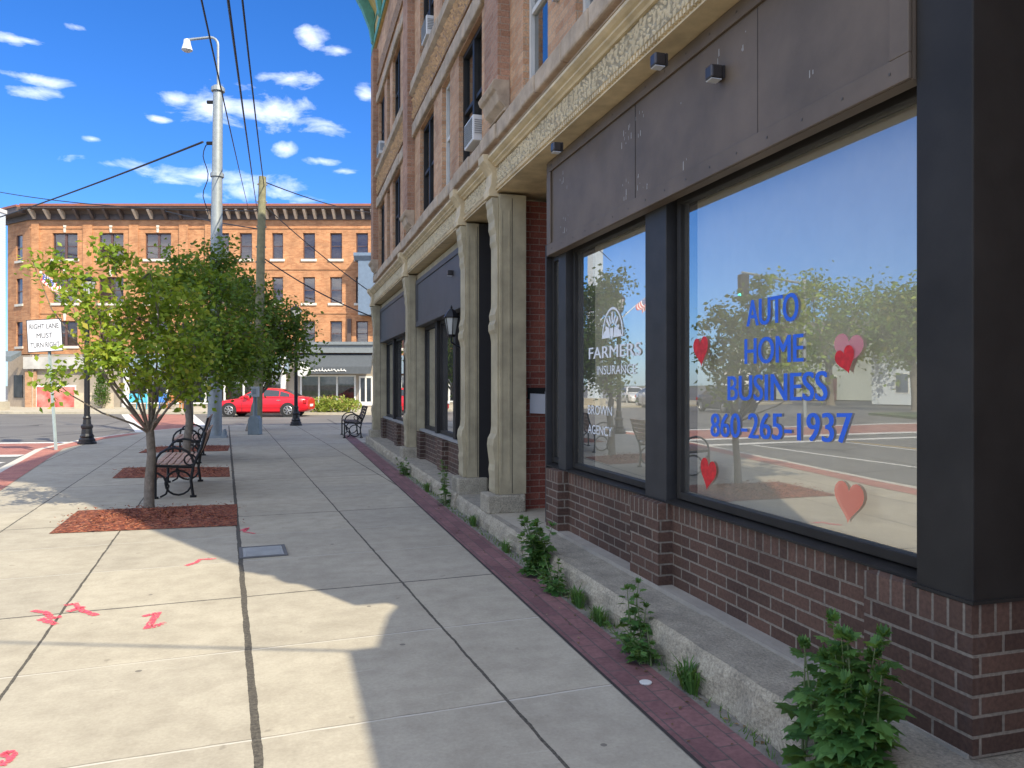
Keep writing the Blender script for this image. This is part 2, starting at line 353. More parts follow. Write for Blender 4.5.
def mulch(poly, seed):
    r = random.Random(seed); b = MB(); a = np.array(poly)
    n = 26; m_ = 22; o = 0
    for i in range(n+1):
        for j in range(m_+1):
            s, t_ = i/n, j/m_
            p = (a[0]*(1-s)+a[1]*s)*(1-t_)+(a[3]*(1-s)+a[2]*s)*t_
            e = min(s, 1-s, t_, 1-t_)
            b.v.append((p[0], p[1], .006+min(1, e*7)*(.018+.02*r.random())))
    for i in range(n):
        for j in range(m_):
            k = i*(m_+1)+j; b.f.append((k, k+m_+1, k+m_+2, k+1))
    # loose chips
    for _ in range(900):
        s, t_ = r.gauss(.5,.26), r.gauss(.5,.28)
        if not (-.06 < s < 1.06 and -.08 < t_ < 1.08): continue
        if not (0 < s < 1 and 0 < t_ < 1) and r.random() < .5: continue
        p = (a[0]*(1-s)+a[1]*s)*(1-t_)+(a[3]*(1-s)+a[2]*s)*t_
        L = .02+.03*r.random(); an = r.random()*6.28; dx, dy = math.cos(an)*L/2, math.sin(an)*L/2; wx, wy = -dy*.3, dx*.3; z = .03+.02*r.random(); tz = (r.random()-.5)*.02
        b.quad((p[0]-dx-wx, p[1]-dy-wy, z-tz), (p[0]+dx-wx, p[1]+dy-wy, z+tz), (p[0]+dx+wx, p[1]+dy+wy, z+tz+.004), (p[0]-dx+wx, p[1]-dy+wy, z-tz+.004))
    o = b.build('mulch_bed', MUL); tag(o, kind='stuff'); return o
def gpt(*p): q = gr(*p); return (q.x, q.y)
mulch([gpt(49,533), gpt(237,525), gpt(237,503.5), gpt(78,510)], 1)
o = C.objects['mulch_bed']; o['label'] = 'red bark mulch bed half in the sun round the nearest tree'; o['category'] = 'mulch'
o = mulch([gpt(112,477.5), gpt(230,476), gpt(229,466.5), gpt(124,467)], 2); o['label'] = 'shaded mulch bed between the two left benches'; o['category'] = 'mulch'
o = mulch([(-3.1,18.3),(-1.27,18.3),(-1.33,19.9),(-3.1,19.9)], 3); o['label'] = 'farthest shaded mulch bed in front of the steel pole'; o['category'] = 'mulch'
# crosswalks and markings (on the road, 4 mm steps)
def rp(px, py): q = gr(px, py, RZ); return (q.x, q.y)
struct('crosswalk', sheet([(-5.75,20.0),(-5.75,23.6),(-30,27.0),(-30,23.2)], RZ+.004), REDPAVE)
struct('crosswalk_line', sheet([(-5.75,23.6),(-5.75,24.0),(-30,27.4),(-30,27.0)], RZ+.008), ROADPAINT)
struct('crosswalk_line', sheet([(-5.75,19.5),(-5.75,20.0),(-30,23.2),(-30,22.7)], RZ+.008), ROADPAINT)
a = rp(141,431); b_ = rp(125,413.5); c_ = rp(190,413.5); d_ = rp(202,425)
struct('crosswalk', sheet([a, d_, c_, b_], RZ+.004), REDPAVE)
def line_between(p, q, w): 
    p = Vector(p[:2]); q = Vector(q[:2]); t_ = (q-p).normalized(); n_ = Vector((-t_.y, t_.x))*w/2
    return [tuple(p-n_), tuple(q-n_), tuple(q+n_), tuple(p+n_)]
struct('crosswalk_line', sheet(line_between(a, b_, .35), RZ+.008), ROADPAINT)
struct('crosswalk_line', sheet(line_between(d_, c_, .35), RZ+.008), ROADPAINT)
def rl(p, q, w, m=ROADPAINT, z=.004): struct('road_line', sheet(line_between(p, q, w), RZ+z), m)
for yy in (18.0,): rl((-5.6,yy), (-17,yy+1.5), .4)
rl((-7.0,17.8), (-5.9,-40), .13); rl((-10.0,18), (-9.2,-40), .13); rl((-10.3,18), (-9.5,-40), .1, YELLOWPAINT)
rl((-16.6,20), (-16.0,-40), .13)
rl((-5.0,6.0),(-5.2,-40), .12, YELLOWPAINT)
# lane arrow (turn arrow with bent head) on the road, seen in the shop glass
def arrow(x, y, s):
    pts = [(-.12,0),(.12,0),(.12,1.7),(.5,1.7),(0,2.7),(-.5,1.7),(-.12,1.7)]
    struct('road_arrow', sheet([(x+p[0]*s, y+p[1]*s) for p in pts], RZ+.004), ROADPAINT)
arrow(-8.2, 10.6, 1.0); arrow(-13.4, 8, 1.0)
# far pavement before the corner building and west verge
def cp(lat, dep): return camp(lat, dep)[:2]
struct('far_sidewalk', slab([cp(-48,41.5), cp(-16,41.5), cp(-14.8,40.2), cp(60,40.2), cp(60,75), cp(-48,75)], RZ-.1, .0), SW2)
struct('west_verge', slab([(-60,-60),(-20.5,-60),(-20.5,19),(-24,33),(-60,40)], RZ-.1, 0), GRASS)
struct('west_sidewalk', sheet([(-22.6,-60),(-20.7,-60),(-20.7,19),(-22.6,19)], .004), SW2)
struct('west_kerb', slab([(-20.5,-60),(-20.3,-60),(-20.3,19),(-20.5,19)], RZ-.1, .01), MATS['kerb_concrete'])
# pink utility spray marks on the slabs
PINK = mat('pink_spray_paint', (.80,.09,.14), .8, vary=.2, vscale=60)
t = PINK.node_tree; tn = t.nodes.new('ShaderNodeTexNoise'); tn.inputs['Scale'].default_value = 70; tn.inputs['Detail'].default_value = 5
tr_ = t.nodes.new('ShaderNodeValToRGB'); tr_.color_ramp.elements[0].position = .40; tr_.color_ramp.elements[1].position = .52
tc_ = t.nodes.new('ShaderNodeTexCoord'); t.links.new(tc_.outputs['Object'], tn.inputs['Vector']); t.links.new(tn.outputs[0], tr_.inputs[0])
t.links.new(tr_.outputs[0], [n for n in t.nodes if n.type == 'BSDF_PRINCIPLED'][0].inputs['Alpha'])
def spray(strokes, w, label):
    b = MB()
    for pts in strokes:
        q = [gr(*p) for p in pts]
        # resample
        P_ = []
        for i in range(len(q)-1):
            for k in range(6): P_.append(q[i].lerp(q[i+1], k/6))
        P_.append(q[-1]); L = []; Rr = []
        for i, p in enumerate(P_):
            t_ = (P_[min(i+1,len(P_)-1)]-P_[max(i-1,0)]); t_.normalize(); nn = Vector((-t_.y, t_.x, 0)); ww = w/2*(.75+.5*rnd.random())
            L.append(p+nn*ww); Rr.append(p-nn*ww)
        for i in range(len(P_)-1): b.quad(*[(v.x, v.y, .0042+.0004*(len(b.f) % 3)) for v in (Rr[i], Rr[i+1], L[i+1], L[i])])
    tag(b.build('spray_mark', PINK), label, 'spray paint mark', 'pink utility marks on the pavement')
spray([[(33,610),(46,612),(52,618),(62,616)],[(40,618),(56,624)]], .05, 'leftmost pink spray scribble on the sunlit pavement slab')
spray([[(64,605),(75,603),(82,610),(97,615)],[(68,611),(84,606)]], .045, 'pink spray scribble crossing the slab joint')
spray([[(143,616),(158,612),(147,628),(166,622)]], .045, 'pink spray mark shaped like the letter Z')
spray([[(186,565),(196,562),(200,559),(216,558)]], .045, 'short pink spray stroke near the shadow edge')
spray([[(0,757),(8,752),(13,754),(10,758),(0,766)]], .04, 'pink spray blot at the bottom left of the photo')
spray([[(241,530),(248,527),(244,531),(255,533)]], .04, 'faint pink spray mark in the shade beside the mulch bed')
# cast-iron cover
g = gr(263, 551)
cv = empty('utility_cover', (g.x, g.y, 0), GA, 'dark grey cast iron cover set in the pavement by the long joint', 'utility cover')
CI = mat('cast_iron', (.34,.35,.35), .75, 0, bump=.3, bscale=90)
b = MB().box(-.17,.17,-.2,.2,.002,.008)
for i in range(9): b.box(-.15,.15,-.178+i*.04,-.162+i*.04,.0085,.014)
b.build('lid', CI, cv)
MB().box(-.20,-.172,-.23,.23,.002,.012).box(.172,.20,-.23,.23,.002,.012).box(-.172,.172,.202,.23,.002,.012).box(-.172,.172,-.23,-.202,.002,.012).build('rim', mat('cover_rim', (.12,.12,.12), .8), cv)
# ------------------------------------------------------------ near commercial block (local x = -world Y, local y = world X)
BR_UP = brick('aged_orange_brick', (.44,.235,.125), (.56,.35,.205), (.40,.32,.23), bump=.7, vary=.6, stain=(.20,.13,.10))
BR_PIER = brick('brown_red_brick', (.31,.165,.10), (.42,.24,.155), (.34,.27,.20), bump=.7)
BR_RED = brick('red_return_brick', (.22,.062,.045), (.33,.11,.075), (.34,.24,.19), bw=.205, bh=.068, bump=.8, vary=.5)
BR_DK = brick('glazed_brown_brick', (.060,.034,.025), (.11,.061,.043), (.20,.17,.135), bw=.205, bh=.07, mw=.013, vary=.5, stain=(.10,.085,.085), bump=.7)
BR_SOL = brick('soldier_brown_brick', (.08,.046,.033), (.135,.076,.054), (.20,.17,.135), bw=.068, bh=1.0, mw=.012, vary=.4, soldier=True)
def stone_mat(name, c, bump=.8, bs=14):
    return mat(name, c, .85, vary=.28, vscale=5, bump=bump, bscale=bs)
STONE = stone_mat('rough_brownstone', (.40,.315,.225), 1.0, 9); GRAN = stone_mat('granite', (.33,.31,.265), .9, 25)
def granite2():
    m = bpy.data.materials.new('granite_ledge'); m.use_nodes = True; t = N(m.node_tree); co = t.coord()
    g = t.n('ShaderNodeNewGeometry'); nz = t.n('ShaderNodeSeparateXYZ', {0: g.outputs['Normal']}).outputs[2]
    n = t.noise(co, 70, 5, .75).outputs[0]; n2 = t.noise(co, 6, 6, .7).outputs[0]
    c = t.ramp(n, [(.3, (.17,.155,.12)), (.5, (.38,.34,.26)), (.72, (.56,.51,.40))])
    c = t.mix(.7, c, t.ramp(n2, [(.3, (.55,.53,.5)), (.65, (1.15,1.12,1.05))]), 'MULTIPLY')
    c = t.mix(t.m('MULTIPLY', t.m('GREATER_THAN', nz, .9), .3), c, t.ramp(n2, [(.3, (.10,.10,.095)), (.7, (.24,.23,.21))]))
    p = t.n('ShaderNodeBsdfPrincipled', {'Base Color': c, 'Roughness': .85})
    bp = t.n('ShaderNodeBump', {'Height': t.m('ADD', t.m('MULTIPLY', n, .4), t.noise(co, 18, 5, .7).outputs[0]), 'Strength': .8, 'Distance': .02}); t.t.links.new(bp.outputs[0], p.inputs['Normal'])
    t.out(p.outputs[0]); return m
GRL = granite2()
CREAM = mat('cream_cornice_paint', (.56,.45,.27), .6, vary=.26, vscale=4, bump=.12, bscale=50)
TAUPE = mat('taupe_column_paint', (.37,.315,.20), .65, vary=.22, vscale=4, bump=.25, bscale=14)
PANEL = mat('grey_brown_sign_panel', (.118,.088,.062), .6, vary=.25, vscale=2.2, bump=.05)
CHAR = mat('charcoal_sign_panel', (.068,.066,.068), .55, vary=.12, vscale=3)
BRONZE = mat('dark_bronze_frame', (.022,.020,.018), .55, 0, vary=.3, vscale=3, spec=.25, bump=.04, bscale=20)
BLK = mat('black_recess', (.008,.008,.008), .8, vary=0)
WHITEF = mat('white_window_paint', (.55,.54,.50), .6, vary=.08)
GLS = glass('shop_glass', .29, (.95,.95,.92), wav=.12, film=.05); GLM = glass('side_shop_glass', .42, wav=.1, film=.03); GLU = glass('upper_glass', .10, (.6,.65,.68), wav=.25)
def relief_mat(name, col, scale, dist=.03, kind='leaf'):
    m = bpy.data.materials.new(name); m.use_nodes = True; t = N(m.node_tree); co = t.coord()
    vo = t.n('ShaderNodeTexVoronoi', {'Vector': co, 'Scale': scale}, feature='SMOOTH_F1' if kind == 'leaf' else 'F1')
    n = t.noise(co, scale*1.6, 4, .6, 1.5).outputs[0]
    h = t.m('ADD', vo.outputs['Distance'], n)
    c = t.mix(.6, (*col, 1), t.ramp(h, [(.45, (1.05,1.05,1.05)), (.95, (.65,.62,.58))]), 'MULTIPLY')
    p = t.n('ShaderNodeBsdfPrincipled', {'Base Color': c, 'Roughness': .7})
    bp = t.n('ShaderNodeBump', {'Height': h, 'Strength': 1, 'Distance': dist}); bp.invert = True; t.t.links.new(bp.outputs[0], p.inputs['Normal'])
    t.out(p.outputs[0]); return m
ORN = relief_mat('leaf_relief_frieze', (.58,.50,.34), 17, .05); TERRA = relief_mat('terracotta_relief', (.48,.30,.17), 9, .08, 'F')
NB = empty('commercial_block', (0,0,0), -math.pi/2, 'long three storey brick commercial block with shop windows and cream iron cornice', 'building')
def nb(name, b, m, parent=None, **k): return b.build(name, m, parent or NB, **k)
def lx(Ya, Yb): return (-max(Ya,Yb), -min(Ya,Yb))

def wall_grid(x0, x1, z0, z1, y, opens, t):
    xs = sorted({x0, x1, *[o[0] for o in opens], *[o[1] for o in opens]}); zs = sorted({z0, z1, *[o[2] for o in opens], *[o[3] for o in opens]})
    b = MB()
    def inside(cx, cz): return any(o[0] < cx < o[1] and o[2] < cz < o[3] for o in opens)
    for i in range(len(xs)-1):
        for j in range(len(zs)-1):
            if not inside((xs[i]+xs[i+1])/2, (zs[j]+zs[j+1])/2):
                b.quad((xs[i],y,zs[j]), (xs[i+1],y,zs[j]), (xs[i+1],y,zs[j+1]), (xs[i],y,zs[j+1]))
    for a, c, d, e in opens:
        b.quad((a,y,d),(a,y,e),(a,y+t,e),(a,y+t,d)); b.quad((c,y,e),(c,y,d),(c,y+t,d),(c,y+t,e))
        b.quad((a,y,e),(c,y,e),(c,y+t,e),(a,y+t,e)); b.quad((a,y+t,d),(c,y+t,d),(c,y,d),(a,y,d))
    return b
def sash_window(parent, x0, x1, z0, z1, y, mf, mg, fr=.06, mull=0, rail=True, backing=None, sill=None, sillm=None, back_y=.12, bcol=None, rz=None):
    b = MB(); b.box(x0,x0+fr,y,y+.07,z0,z1).box(x1-fr,x1,y,y+.07,z0,z1).box(x0+fr,x1-fr,y,y+.07,z1-fr,z1).box(x0+fr,x1-fr,y,y+.07,z0,z0+fr)
    xs = [x0+fr]+([ (x0+x1)/2 ] if mull else [])+[x1-fr]
    if mull: b.box((x0+x1)/2-mull/2,(x0+x1)/2+mull/2,y-.01,y+.07,z0+fr,z1-fr)
    zm = z0+(z1-z0)*.5
    if rail:
        if mull: b.box(x0+fr,(x0+x1)/2-mull/2,y+.01,y+.06,zm-.025,zm+.025).box((x0+x1)/2+mull/2,x1-fr,y+.01,y+.06,zm-.025,zm+.025)
        else: b.box(x0+fr,x1-fr,y+.01,y+.06,zm-.025,zm+.025)
    f = b.build('window', mf, parent)
    MB().quad((x0+fr,y+.04,z0+fr),(x1-fr,y+.04,z0+fr),(x1-fr,y+.04,z1-fr),(x0+fr,y+.04,z1-fr)).build('pane', mg, f)
    if backing:
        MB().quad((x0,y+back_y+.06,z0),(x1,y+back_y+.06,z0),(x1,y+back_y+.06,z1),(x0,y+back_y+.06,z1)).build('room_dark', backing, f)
    if bcol:
        frac, bm = bcol
        MB().box(x0+fr,x1-fr,y+back_y-.02,y+back_y,z1-(z1-z0)*frac,z1).build('roller_blind', bm, f)
    return f
# ---- upper storeys
UP = 2.2; YN = 1.8; YF = 20.0; XN, XF = -YN, -YF
spans = [(2.55,3.2),(3.75,4.5),(4.98,5.72),(6.4,7.13),(8.78,10.05),(10.62,11.2),(11.87,13.15),(14.55,15.05),(15.55,16.75),(17.2,17.7),(18.2,19.3)]
S2 = (4.30, 5.88); S3 = (6.93, 8.50)
ops = []
for a, c in spans:
    X0, X1 = lx(a, c); ops += [(X0, X1, *S2), (X0, X1, *S3)]
nb('wall', wall_grid(XF, XN, 3.86, 10.1, UP, ops, .28), BR_UP)
# rear mass: side, back, far walls and roof (closed box behind the front skin)
b = MB(); b.quad((XN,UP,3.4),(XN,14,3.4),(XN,14,12.3),(XN,UP,12.3)); b.quad((XF,14,0),(XF,UP,0),(XF,UP,12.3),(XF,14,12.3)); b.quad((XN,14,0),(XF,14,0),(XF,14,12.3),(XN,14,12.3))
nb('side_wall', b, BR_UP)
nb('roof', MB().box(XF+.01,XN-.01,UP+.01,13.99,12.0,12.2), mat('roof_membrane', (.12,.12,.12), .9))
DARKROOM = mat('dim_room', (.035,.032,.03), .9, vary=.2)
BLINDW = mat('white_roller_blind', (.55,.53,.48), .8)
for i, (a, c) in enumerate(spans):
    X0, X1 = lx(a, c); pair = (c-a) > 1
    for (z0, z1) in (S2, S3):
        light = (not pair)
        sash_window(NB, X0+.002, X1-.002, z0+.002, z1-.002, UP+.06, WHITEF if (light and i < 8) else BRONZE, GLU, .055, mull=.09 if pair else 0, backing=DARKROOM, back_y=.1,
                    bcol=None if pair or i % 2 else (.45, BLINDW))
def rough_course(z0, z1, ysteps, name, m, seg=.55, x0=XF, x1=XN):
    b = MB(); x = x0; r = random.Random(3)
    while x < x1-.05:
        L = min(seg*(.7+.6*r.random()), x1-x); 
        if x1-(x+L) < .2: L = x1-x
        y = UP-ysteps-.02*r.random(); b.box(x+.004, x+L-.004, y, UP+.05, z0+.008*r.random(), z1-.008*r.random()); x += L
    return nb(name, b, m, bevel=.02)
rough_course(4.10, 4.285, .07, 'stone_sill_course', STONE)
rough_course(5.90, 6.14, .05, 'stone_lintel_course', STONE, .9)
rough_course(6.74, 6.915, .07, 'stone_sill_course', STONE)
rough_course(8.52, 8.74, .05, 'stone_lintel_course', STONE, .9)
nb('terracotta_band', MB().box(XF,XN,UP-.035,UP+.03,6.22,6.64), TERRA)
b = MB(); x = XF+.05; r_ = random.Random(15)
while x < XN-.1:
    for k in range(5):
        zc = 6.28+k*.075+r_.uniform(-.015,.015); xx = x+r_.uniform(-.03,.03); s_ = r_.uniform(.8,1.3)
        b.add([(xx-.04*s_,UP-.034,zc-.02),(xx+.01,UP-.034,zc-.035*s_),(xx+.045*s_,UP-.034,zc+.015),(xx-.015,UP-.034,zc+.035*s_),(xx+.004,UP-.034-.03*s_,zc)], [(0,1,4),(1,2,4),(2,3,4),(3,0,4)])
    x += .105
tag(nb('terracotta_relief', b, mat('terracotta_relief_clay', (.50,.32,.17), .8, vary=.3, vscale=10)), kind='stuff')
nb('band_moulding', MB().prism([(UP-.04,6.64),(UP-.10,6.68),(UP-.10,6.72),(UP+.02,6.735),(UP+.02,6.64)], XF, XN, 'x'), STONE)
nb('terracotta_band', MB().box(XF,XN,UP-.035,UP+.03,9.0,9.35), TERRA)
# brick piers with carved corbels
for Ya, Yb in ((1.85,2.4),(7.6,8.15),(13.75,14.3),(19.45,19.98)):
    X0, X1 = lx(Ya, Yb)
    p = nb('pier', MB().box(X0,X1,2.07,UP-.001,4.62,9.9), BR_PIER)
    MB().prism([(2.03,4.62),(2.00,4.57),(2.02,4.52),(2.05,4.50),(2.08,4.40),(2.15,4.34),(UP-.08,4.30),(UP-.002,4.30),(UP-.002,4.62)], X0-.02, X1+.02, 'x').build('corbel', STONE, p, bevel=.008)
    b = MB()
    for k in range(2): b.lathe([(.0,0),(.07,.0),(.085,.03),(.05,.05),(.0,.055)], (0,0,0), 12)
nb('iron_tie_rod', MB().tube([(-6.12+.0, 2.165, 4.75), (-6.12, 2.165, 5.35)], .012).box(-6.145,-6.095,2.15,2.197,5.33,5.37).box(-6.145,-6.095,2.15,2.197,4.73,4.77), mat('galvanised_rod', (.4,.41,.42), .5, .5))
# ---- roof cornice: painted green and ochre sheet metal
GRN = mat('green_cornice_paint', (.10,.30,.22), .5, vary=.2); OCH = mat('ochre_cornice_paint', (.50,.36,.12), .6, vary=.2)
rc = nb('roof_cornice', MB().prism([(UP-.005,10.1),(UP-.06,10.1),(UP-.06,10.9),(UP-.30,11.35),(UP-.50,11.5),(UP-.52,11.9),(UP-.62,12.1),(UP-.62,12.45),(UP+.2,12.45),(UP+.2,10.1)], XF-.35, XN, 'x'), OCH)
x = XF+.1
while x < XN-.3:
    MB().prism([(UP-.07,10.15),(UP-.14,10.2),(UP-.2,10.55),(UP-.38,11.0),(UP-.52,11.25),(UP-.52,11.49),(UP-.07,11.49)], x, x+.2, 'x').build('cornice_bracket', GRN, rc, bevel=.01)
    x += 1.55
MB().box(XF-.37, XN, UP-.64, UP-.622, 12.12, 12.43).box(XF-.36,XN,UP-.085,UP-.061,10.12,10.3).box(XF-.36,XN,UP-.08,UP-.061,10.62,10.7).build('green_trim', GRN, rc)
# ---- storefront cornice
YE = 19.95
cx0, cx1 = -YE, -2.1
ci = nb('storefront_cornice', MB().prism([(2.095,3.565),(2.075,3.555),(2.09,3.545),(2.09,3.505),(2.08,3.495),(2.08,3.485),(2.22,3.485),(2.60,3.50),(2.60,3.86),(2.00,3.86),(1.985,3.84),(1.985,3.82),(2.01,3.80),(2.03,3.79),(2.03,3.775),(2.055,3.76),(2.065,3.745),(2.095,3.745)][::-1], cx0, cx1, 'x'), CREAM)
MB().box(cx0,cx1,2.086,2.094,3.568,3.742).build('leaf_frieze', ORN, ci)
nb('cap_flashing', MB().prism([(1.99,3.862),(2.01,3.89),(UP-.002,3.93),(UP-.002,3.862)], cx0, cx1, 'x'), STONE)
b = MB(); x = cx0+.03
while x < cx1-.05: b.box(x, x+.022, 2.066, 2.0895, 3.51, 3.54); x += .042
tag(b.build('bead_row', CREAM, ci), kind='stuff')
b = MB(); x = cx0+.05
r_ = random.Random(5)
while x < cx1-.1:     # acanthus lobes of the frieze
    for k in range(5):
        zc = 3.655+(k-2)*.034+r_.uniform(-.008,.008); xx = x+r_.uniform(-.02,.02); s_ = r_.uniform(.7,1.2); t_ = r_.uniform(-.02,.02)
        b.add([(xx-.022*s_,2.087,zc-.014+t_),(xx+.008,2.087,zc-.018*s_),(xx+.024*s_,2.087,zc+.010-t_),(xx-.010,2.087,zc+.018*s_),(xx+.004,2.087-.014*s_,zc)], [(0,1,4),(1,2,4),(2,3,4),(3,0,4)])
    x += .052
LR = b.build('leaf_relief', mat('leaf_relief_paint', (.60,.52,.36), .6, vary=.15), ci); LR['kind'] = 'stuff'
nb('soffit', MB().box(cx0,cx1,2.23,3.2,3.502,3.53), mat('cream_soffit', (.50,.43,.29), .7))
# ---- cast iron pilasters
def profile(yb):   # front profile of the pilaster: plinth block, scroll brackets, cap
    return [((yb-(yb-a)*.62) if a != yb else a, z) for a, z in _profile(yb)]
def _profile(yb):
    return [(yb,.36),(yb-.055,.36),(yb-.07,.40),(yb-.06,.52),(yb-.075,.60),(yb-.06,.66),(yb-.085,.78),(yb-.10,.86),(yb-.085,.93),(yb-.04,.98),(yb-.025,1.05),(yb-.025,1.95),(yb-.045,2.02),(yb-.075,2.06),(yb-.075,2.12),(yb-.05,2.16),(yb-.065,2.22),(yb-.03,2.30),(yb-.025,2.36),(yb-.025,2.92),(yb-.05,2.98),(yb-.045,3.06),(yb-.075,3.12),(yb-.07,3.2),(yb-.10,3.27),(yb-.10,3.34),(yb-.12,3.38),(yb-.12,3.425),(yb,3.425)]
for Ya, Yb in ((7.63,7.95),(9.13,9.45),(13.78,14.12),(19.3,19.7)):
    X0, X1 = lx(Ya, Yb)
    p = nb('pilaster', (MB().box(X0,X1,2.10,2.385,.36,3.458) if Ya < 8 else MB().box(X0,X1,2.10,2.25,.36,3.458) if Ya < 10 else MB().box(X0,X1,2.10,2.40,.36,3.458).box(X0+.0,X1-.012,2.402,2.62,.2,3.458)), TAUPE)
    MB().prism(profile(2.099)[::-1], X0+.035, X1-.035, 'x').build('scroll_front', TAUPE, p, bevel=.004)
    MB().prism([(2.0,3.44),(1.995,3.5),(2.02,3.56),(2.03,3.68),(1.99,3.74),(1.94,3.80),(1.935,3.87),(2.11,3.87),(2.11,3.44)][::-1], X0+.05, X1-.05, 'x').build('console', CREAM, p, bevel=.006)
    if Ya < 9:
        b = MB().box(X0-.0,X1+.02,1.97,2.38,.16,.358)
    else: b = MB().box(X0-.03,X1+.03,1.98,2.36,.16,.358)
    b.build('plinth', GRL, p, bevel=.02)
    MB().box(X1-.0005,X1+.0015,2.232,2.238,.37,3.42).build('seam', BLK, p)
    MB().box(X1+.0001,X1+.008,2.115,2.125,.5,3.3).box(X1+.0001,X1+.008,2.20,2.21,.5,3.3).build('side_bead', TAUPE, p)
# ---- granite ledge in blocks, with doorway step
b = MB(); blocks = [(1.2,3.85,.20,1.93),(3.86,6.35,.185,1.945),(6.36,9.05,.17,1.95),(9.06,11.0,.185,1.93),(11.02,13.4,.18,1.94),(13.42,16.4,.18,1.93),(16.42,19.9,.18,1.93)]
rr = random.Random(11)
for a, c, h, yf in blocks:
    X0, X1 = lx(a, c); n = max(4, int((c-a)/.12)); o0 = len(b.v)
    for i in range(n+1):
        x = X0+(X1-X0)*i/n; j = lambda s: (rr.random()-.5)*s
        b.v += [(x, yf+j(.03), -.02), (x, yf+j(.035), h*.5), (x, yf+.01+j(.02), h-.03), (x, yf+.03+j(.012), h), (x, 2.7, h+j(.002))]
    for i in range(n):
        for k in range(4): q = o0+i*5+k; b.f.append((q, q+5, q+6, q+1))
    b.f.append(tuple(o0+k for k in range(5))); b.f.append(tuple(o0+n*5+k for k in range(5))[::-1])
led = nb('stone_ledge', b, GRL)
nb('mortar_bed', MB().box(*lx(2.115,6.6),2.262,2.6,.186,.215), mat('pale_mortar', (.32,.29,.24), .9, bump=.5))
# ---- insurance office front
def bulkhead(Y0, Y1, front, soldier_top, z0=.205, parent=None, depth=.3):
    X0, X1 = lx(Y0, Y1); zs = soldier_top-.10
    p = nb('bulkhead', MB().box(X0, X1, front, front+depth, z0, zs), BR_DK)
    MB().box(X0-.001 if 0 else X0, X1, front-.004, front+depth, zs+.0, soldier_top).build('soldier_course', BR_SOL, p)
    return p
STP = .735
bulkhead(2.10, 2.62, 2.27, STP)                  # corner pier and return
bulkhead(2.62, 4.44, 2.365, STP+.0)
bulkhead(4.44, 4.86, 2.27, STP)
bulkhead(4.86, 6.33, 2.365, STP)
bulkhead(6.33, 6.65, 2.27, STP)
nb('bulkhead', MB().box(-2.115,-2.10,2.575,3.4,.205,STP), BR_DK)
nb('window_sill', MB().prism([(2.33,.737),(2.33,.748),(2.44,.768),(2.52,.768),(2.52,.737)][::-1], *lx(2.3,6.83), 'x'), BRONZE)
# mullions / frame
GX = 2.42
def shop_window(Y0, Y1, z0=.77, z1=2.685, fr=.045, y=2.39, mg=None):
    X0, X1 = lx(Y0, Y1); b = MB()
    b.box(X0,X0+fr,y,y+.07,z0,z1).box(X1-fr,X1,y,y+.07,z0,z1).box(X0+fr,X1-fr,y,y+.07,z0,z0+fr).box(X0+fr,X1-fr,y,y+.07,z1-fr,z1)
    f = nb('window', b, BRONZE, bevel=.004)
    MB().quad((X0+fr,GX,z0+fr),(X1-fr,GX,z0+fr),(X1-fr,GX,z1-fr),(X0+fr,GX,z1-fr)).build('pane', mg or GLS, f)
    return f
winA = shop_window(2.36, 4.42); winB = shop_window(4.80, 6.28); winC = shop_window(6.53, 6.83)
MULL = mat('slate_mullion', (.035,.034,.034), .5, 0, vary=.2, spec=.25)
for a, c in ((4.46,4.76),(6.31,6.50)):
    nb('mullion', MB().box(*lx(a, c),2.335,2.5,.74,2.73), MULL, bevel=.004)
nb('mullion', MB().box(*lx(6.835,6.87),2.335,2.5,.2,2.73), MULL, bevel=.004)
nb('bulkhead', MB().box(*lx(6.66,6.87),2.5,2.9,.2,.73), BR_DK)
nb('header', MB().box(*lx(2.34,6.86),2.333,2.55,2.687,2.80).box(*lx(2.34,6.86),2.36,2.5,2.802,3.48), BRONZE)
col = nb('corner_column', MB().box(-2.35,-2.10,2.272,2.56,.737,4.05), BRONZE, bevel=.005)
MB().box(-2.36,-2.09,2.262,2.58,.738,.75).build('column_base', BRONZE, col)
sp = nb('sign_panel', MB().box(*lx(2.355,6.56),2.262,2.33,2.65,3.482), PANEL)
b = MB(); X0, X1 = lx(2.357,6.56)
b.box(X0,X1,2.243,2.26,2.65,2.75).box(X0,X1,2.243,2.26,3.39,3.482).box(X0,X0+.10,2.243,2.26,2.75,3.39).box(X1-.10,X1,2.243,2.26,2.75,3.39)
b.build('panel_frame', PANEL, sp, bevel=.004)
# chipped paint flecks and old screw holes where letters were
FLK = mat('chipped_pale_paint', (.34,.33,.31), .8)
b = MB(); rf = random.Random(8)
for (u0, n_) in ((6.2,10),(6.1,6),(4.95,10),(4.82,6),(4.70,8),(4.6,5),(4.1,3),(3.7,3),(3.5,3),(2.9,2)):
    for _ in range(n_):
        Y = u0+rf.uniform(-.05,.05); z = rf.choice([rf.uniform(2.78,2.92), rf.uniform(3.15,3.32)]); s = rf.uniform(.002,.006); h = s*rf.uniform(1,5)
        b.quad((-Y-s,2.2605,z-h),(-Y+s,2.2605,z-h*.8),(-Y+s*.7,2.2605,z+h),(-Y-s*.8,2.2605,z+h*.9))
tag(b.build('paint_chips', FLK, sp), kind='stuff')
nb('panel_seam', MB().box(-4.76,-4.756,2.2595,2.263,2.752,3.388), BLK)
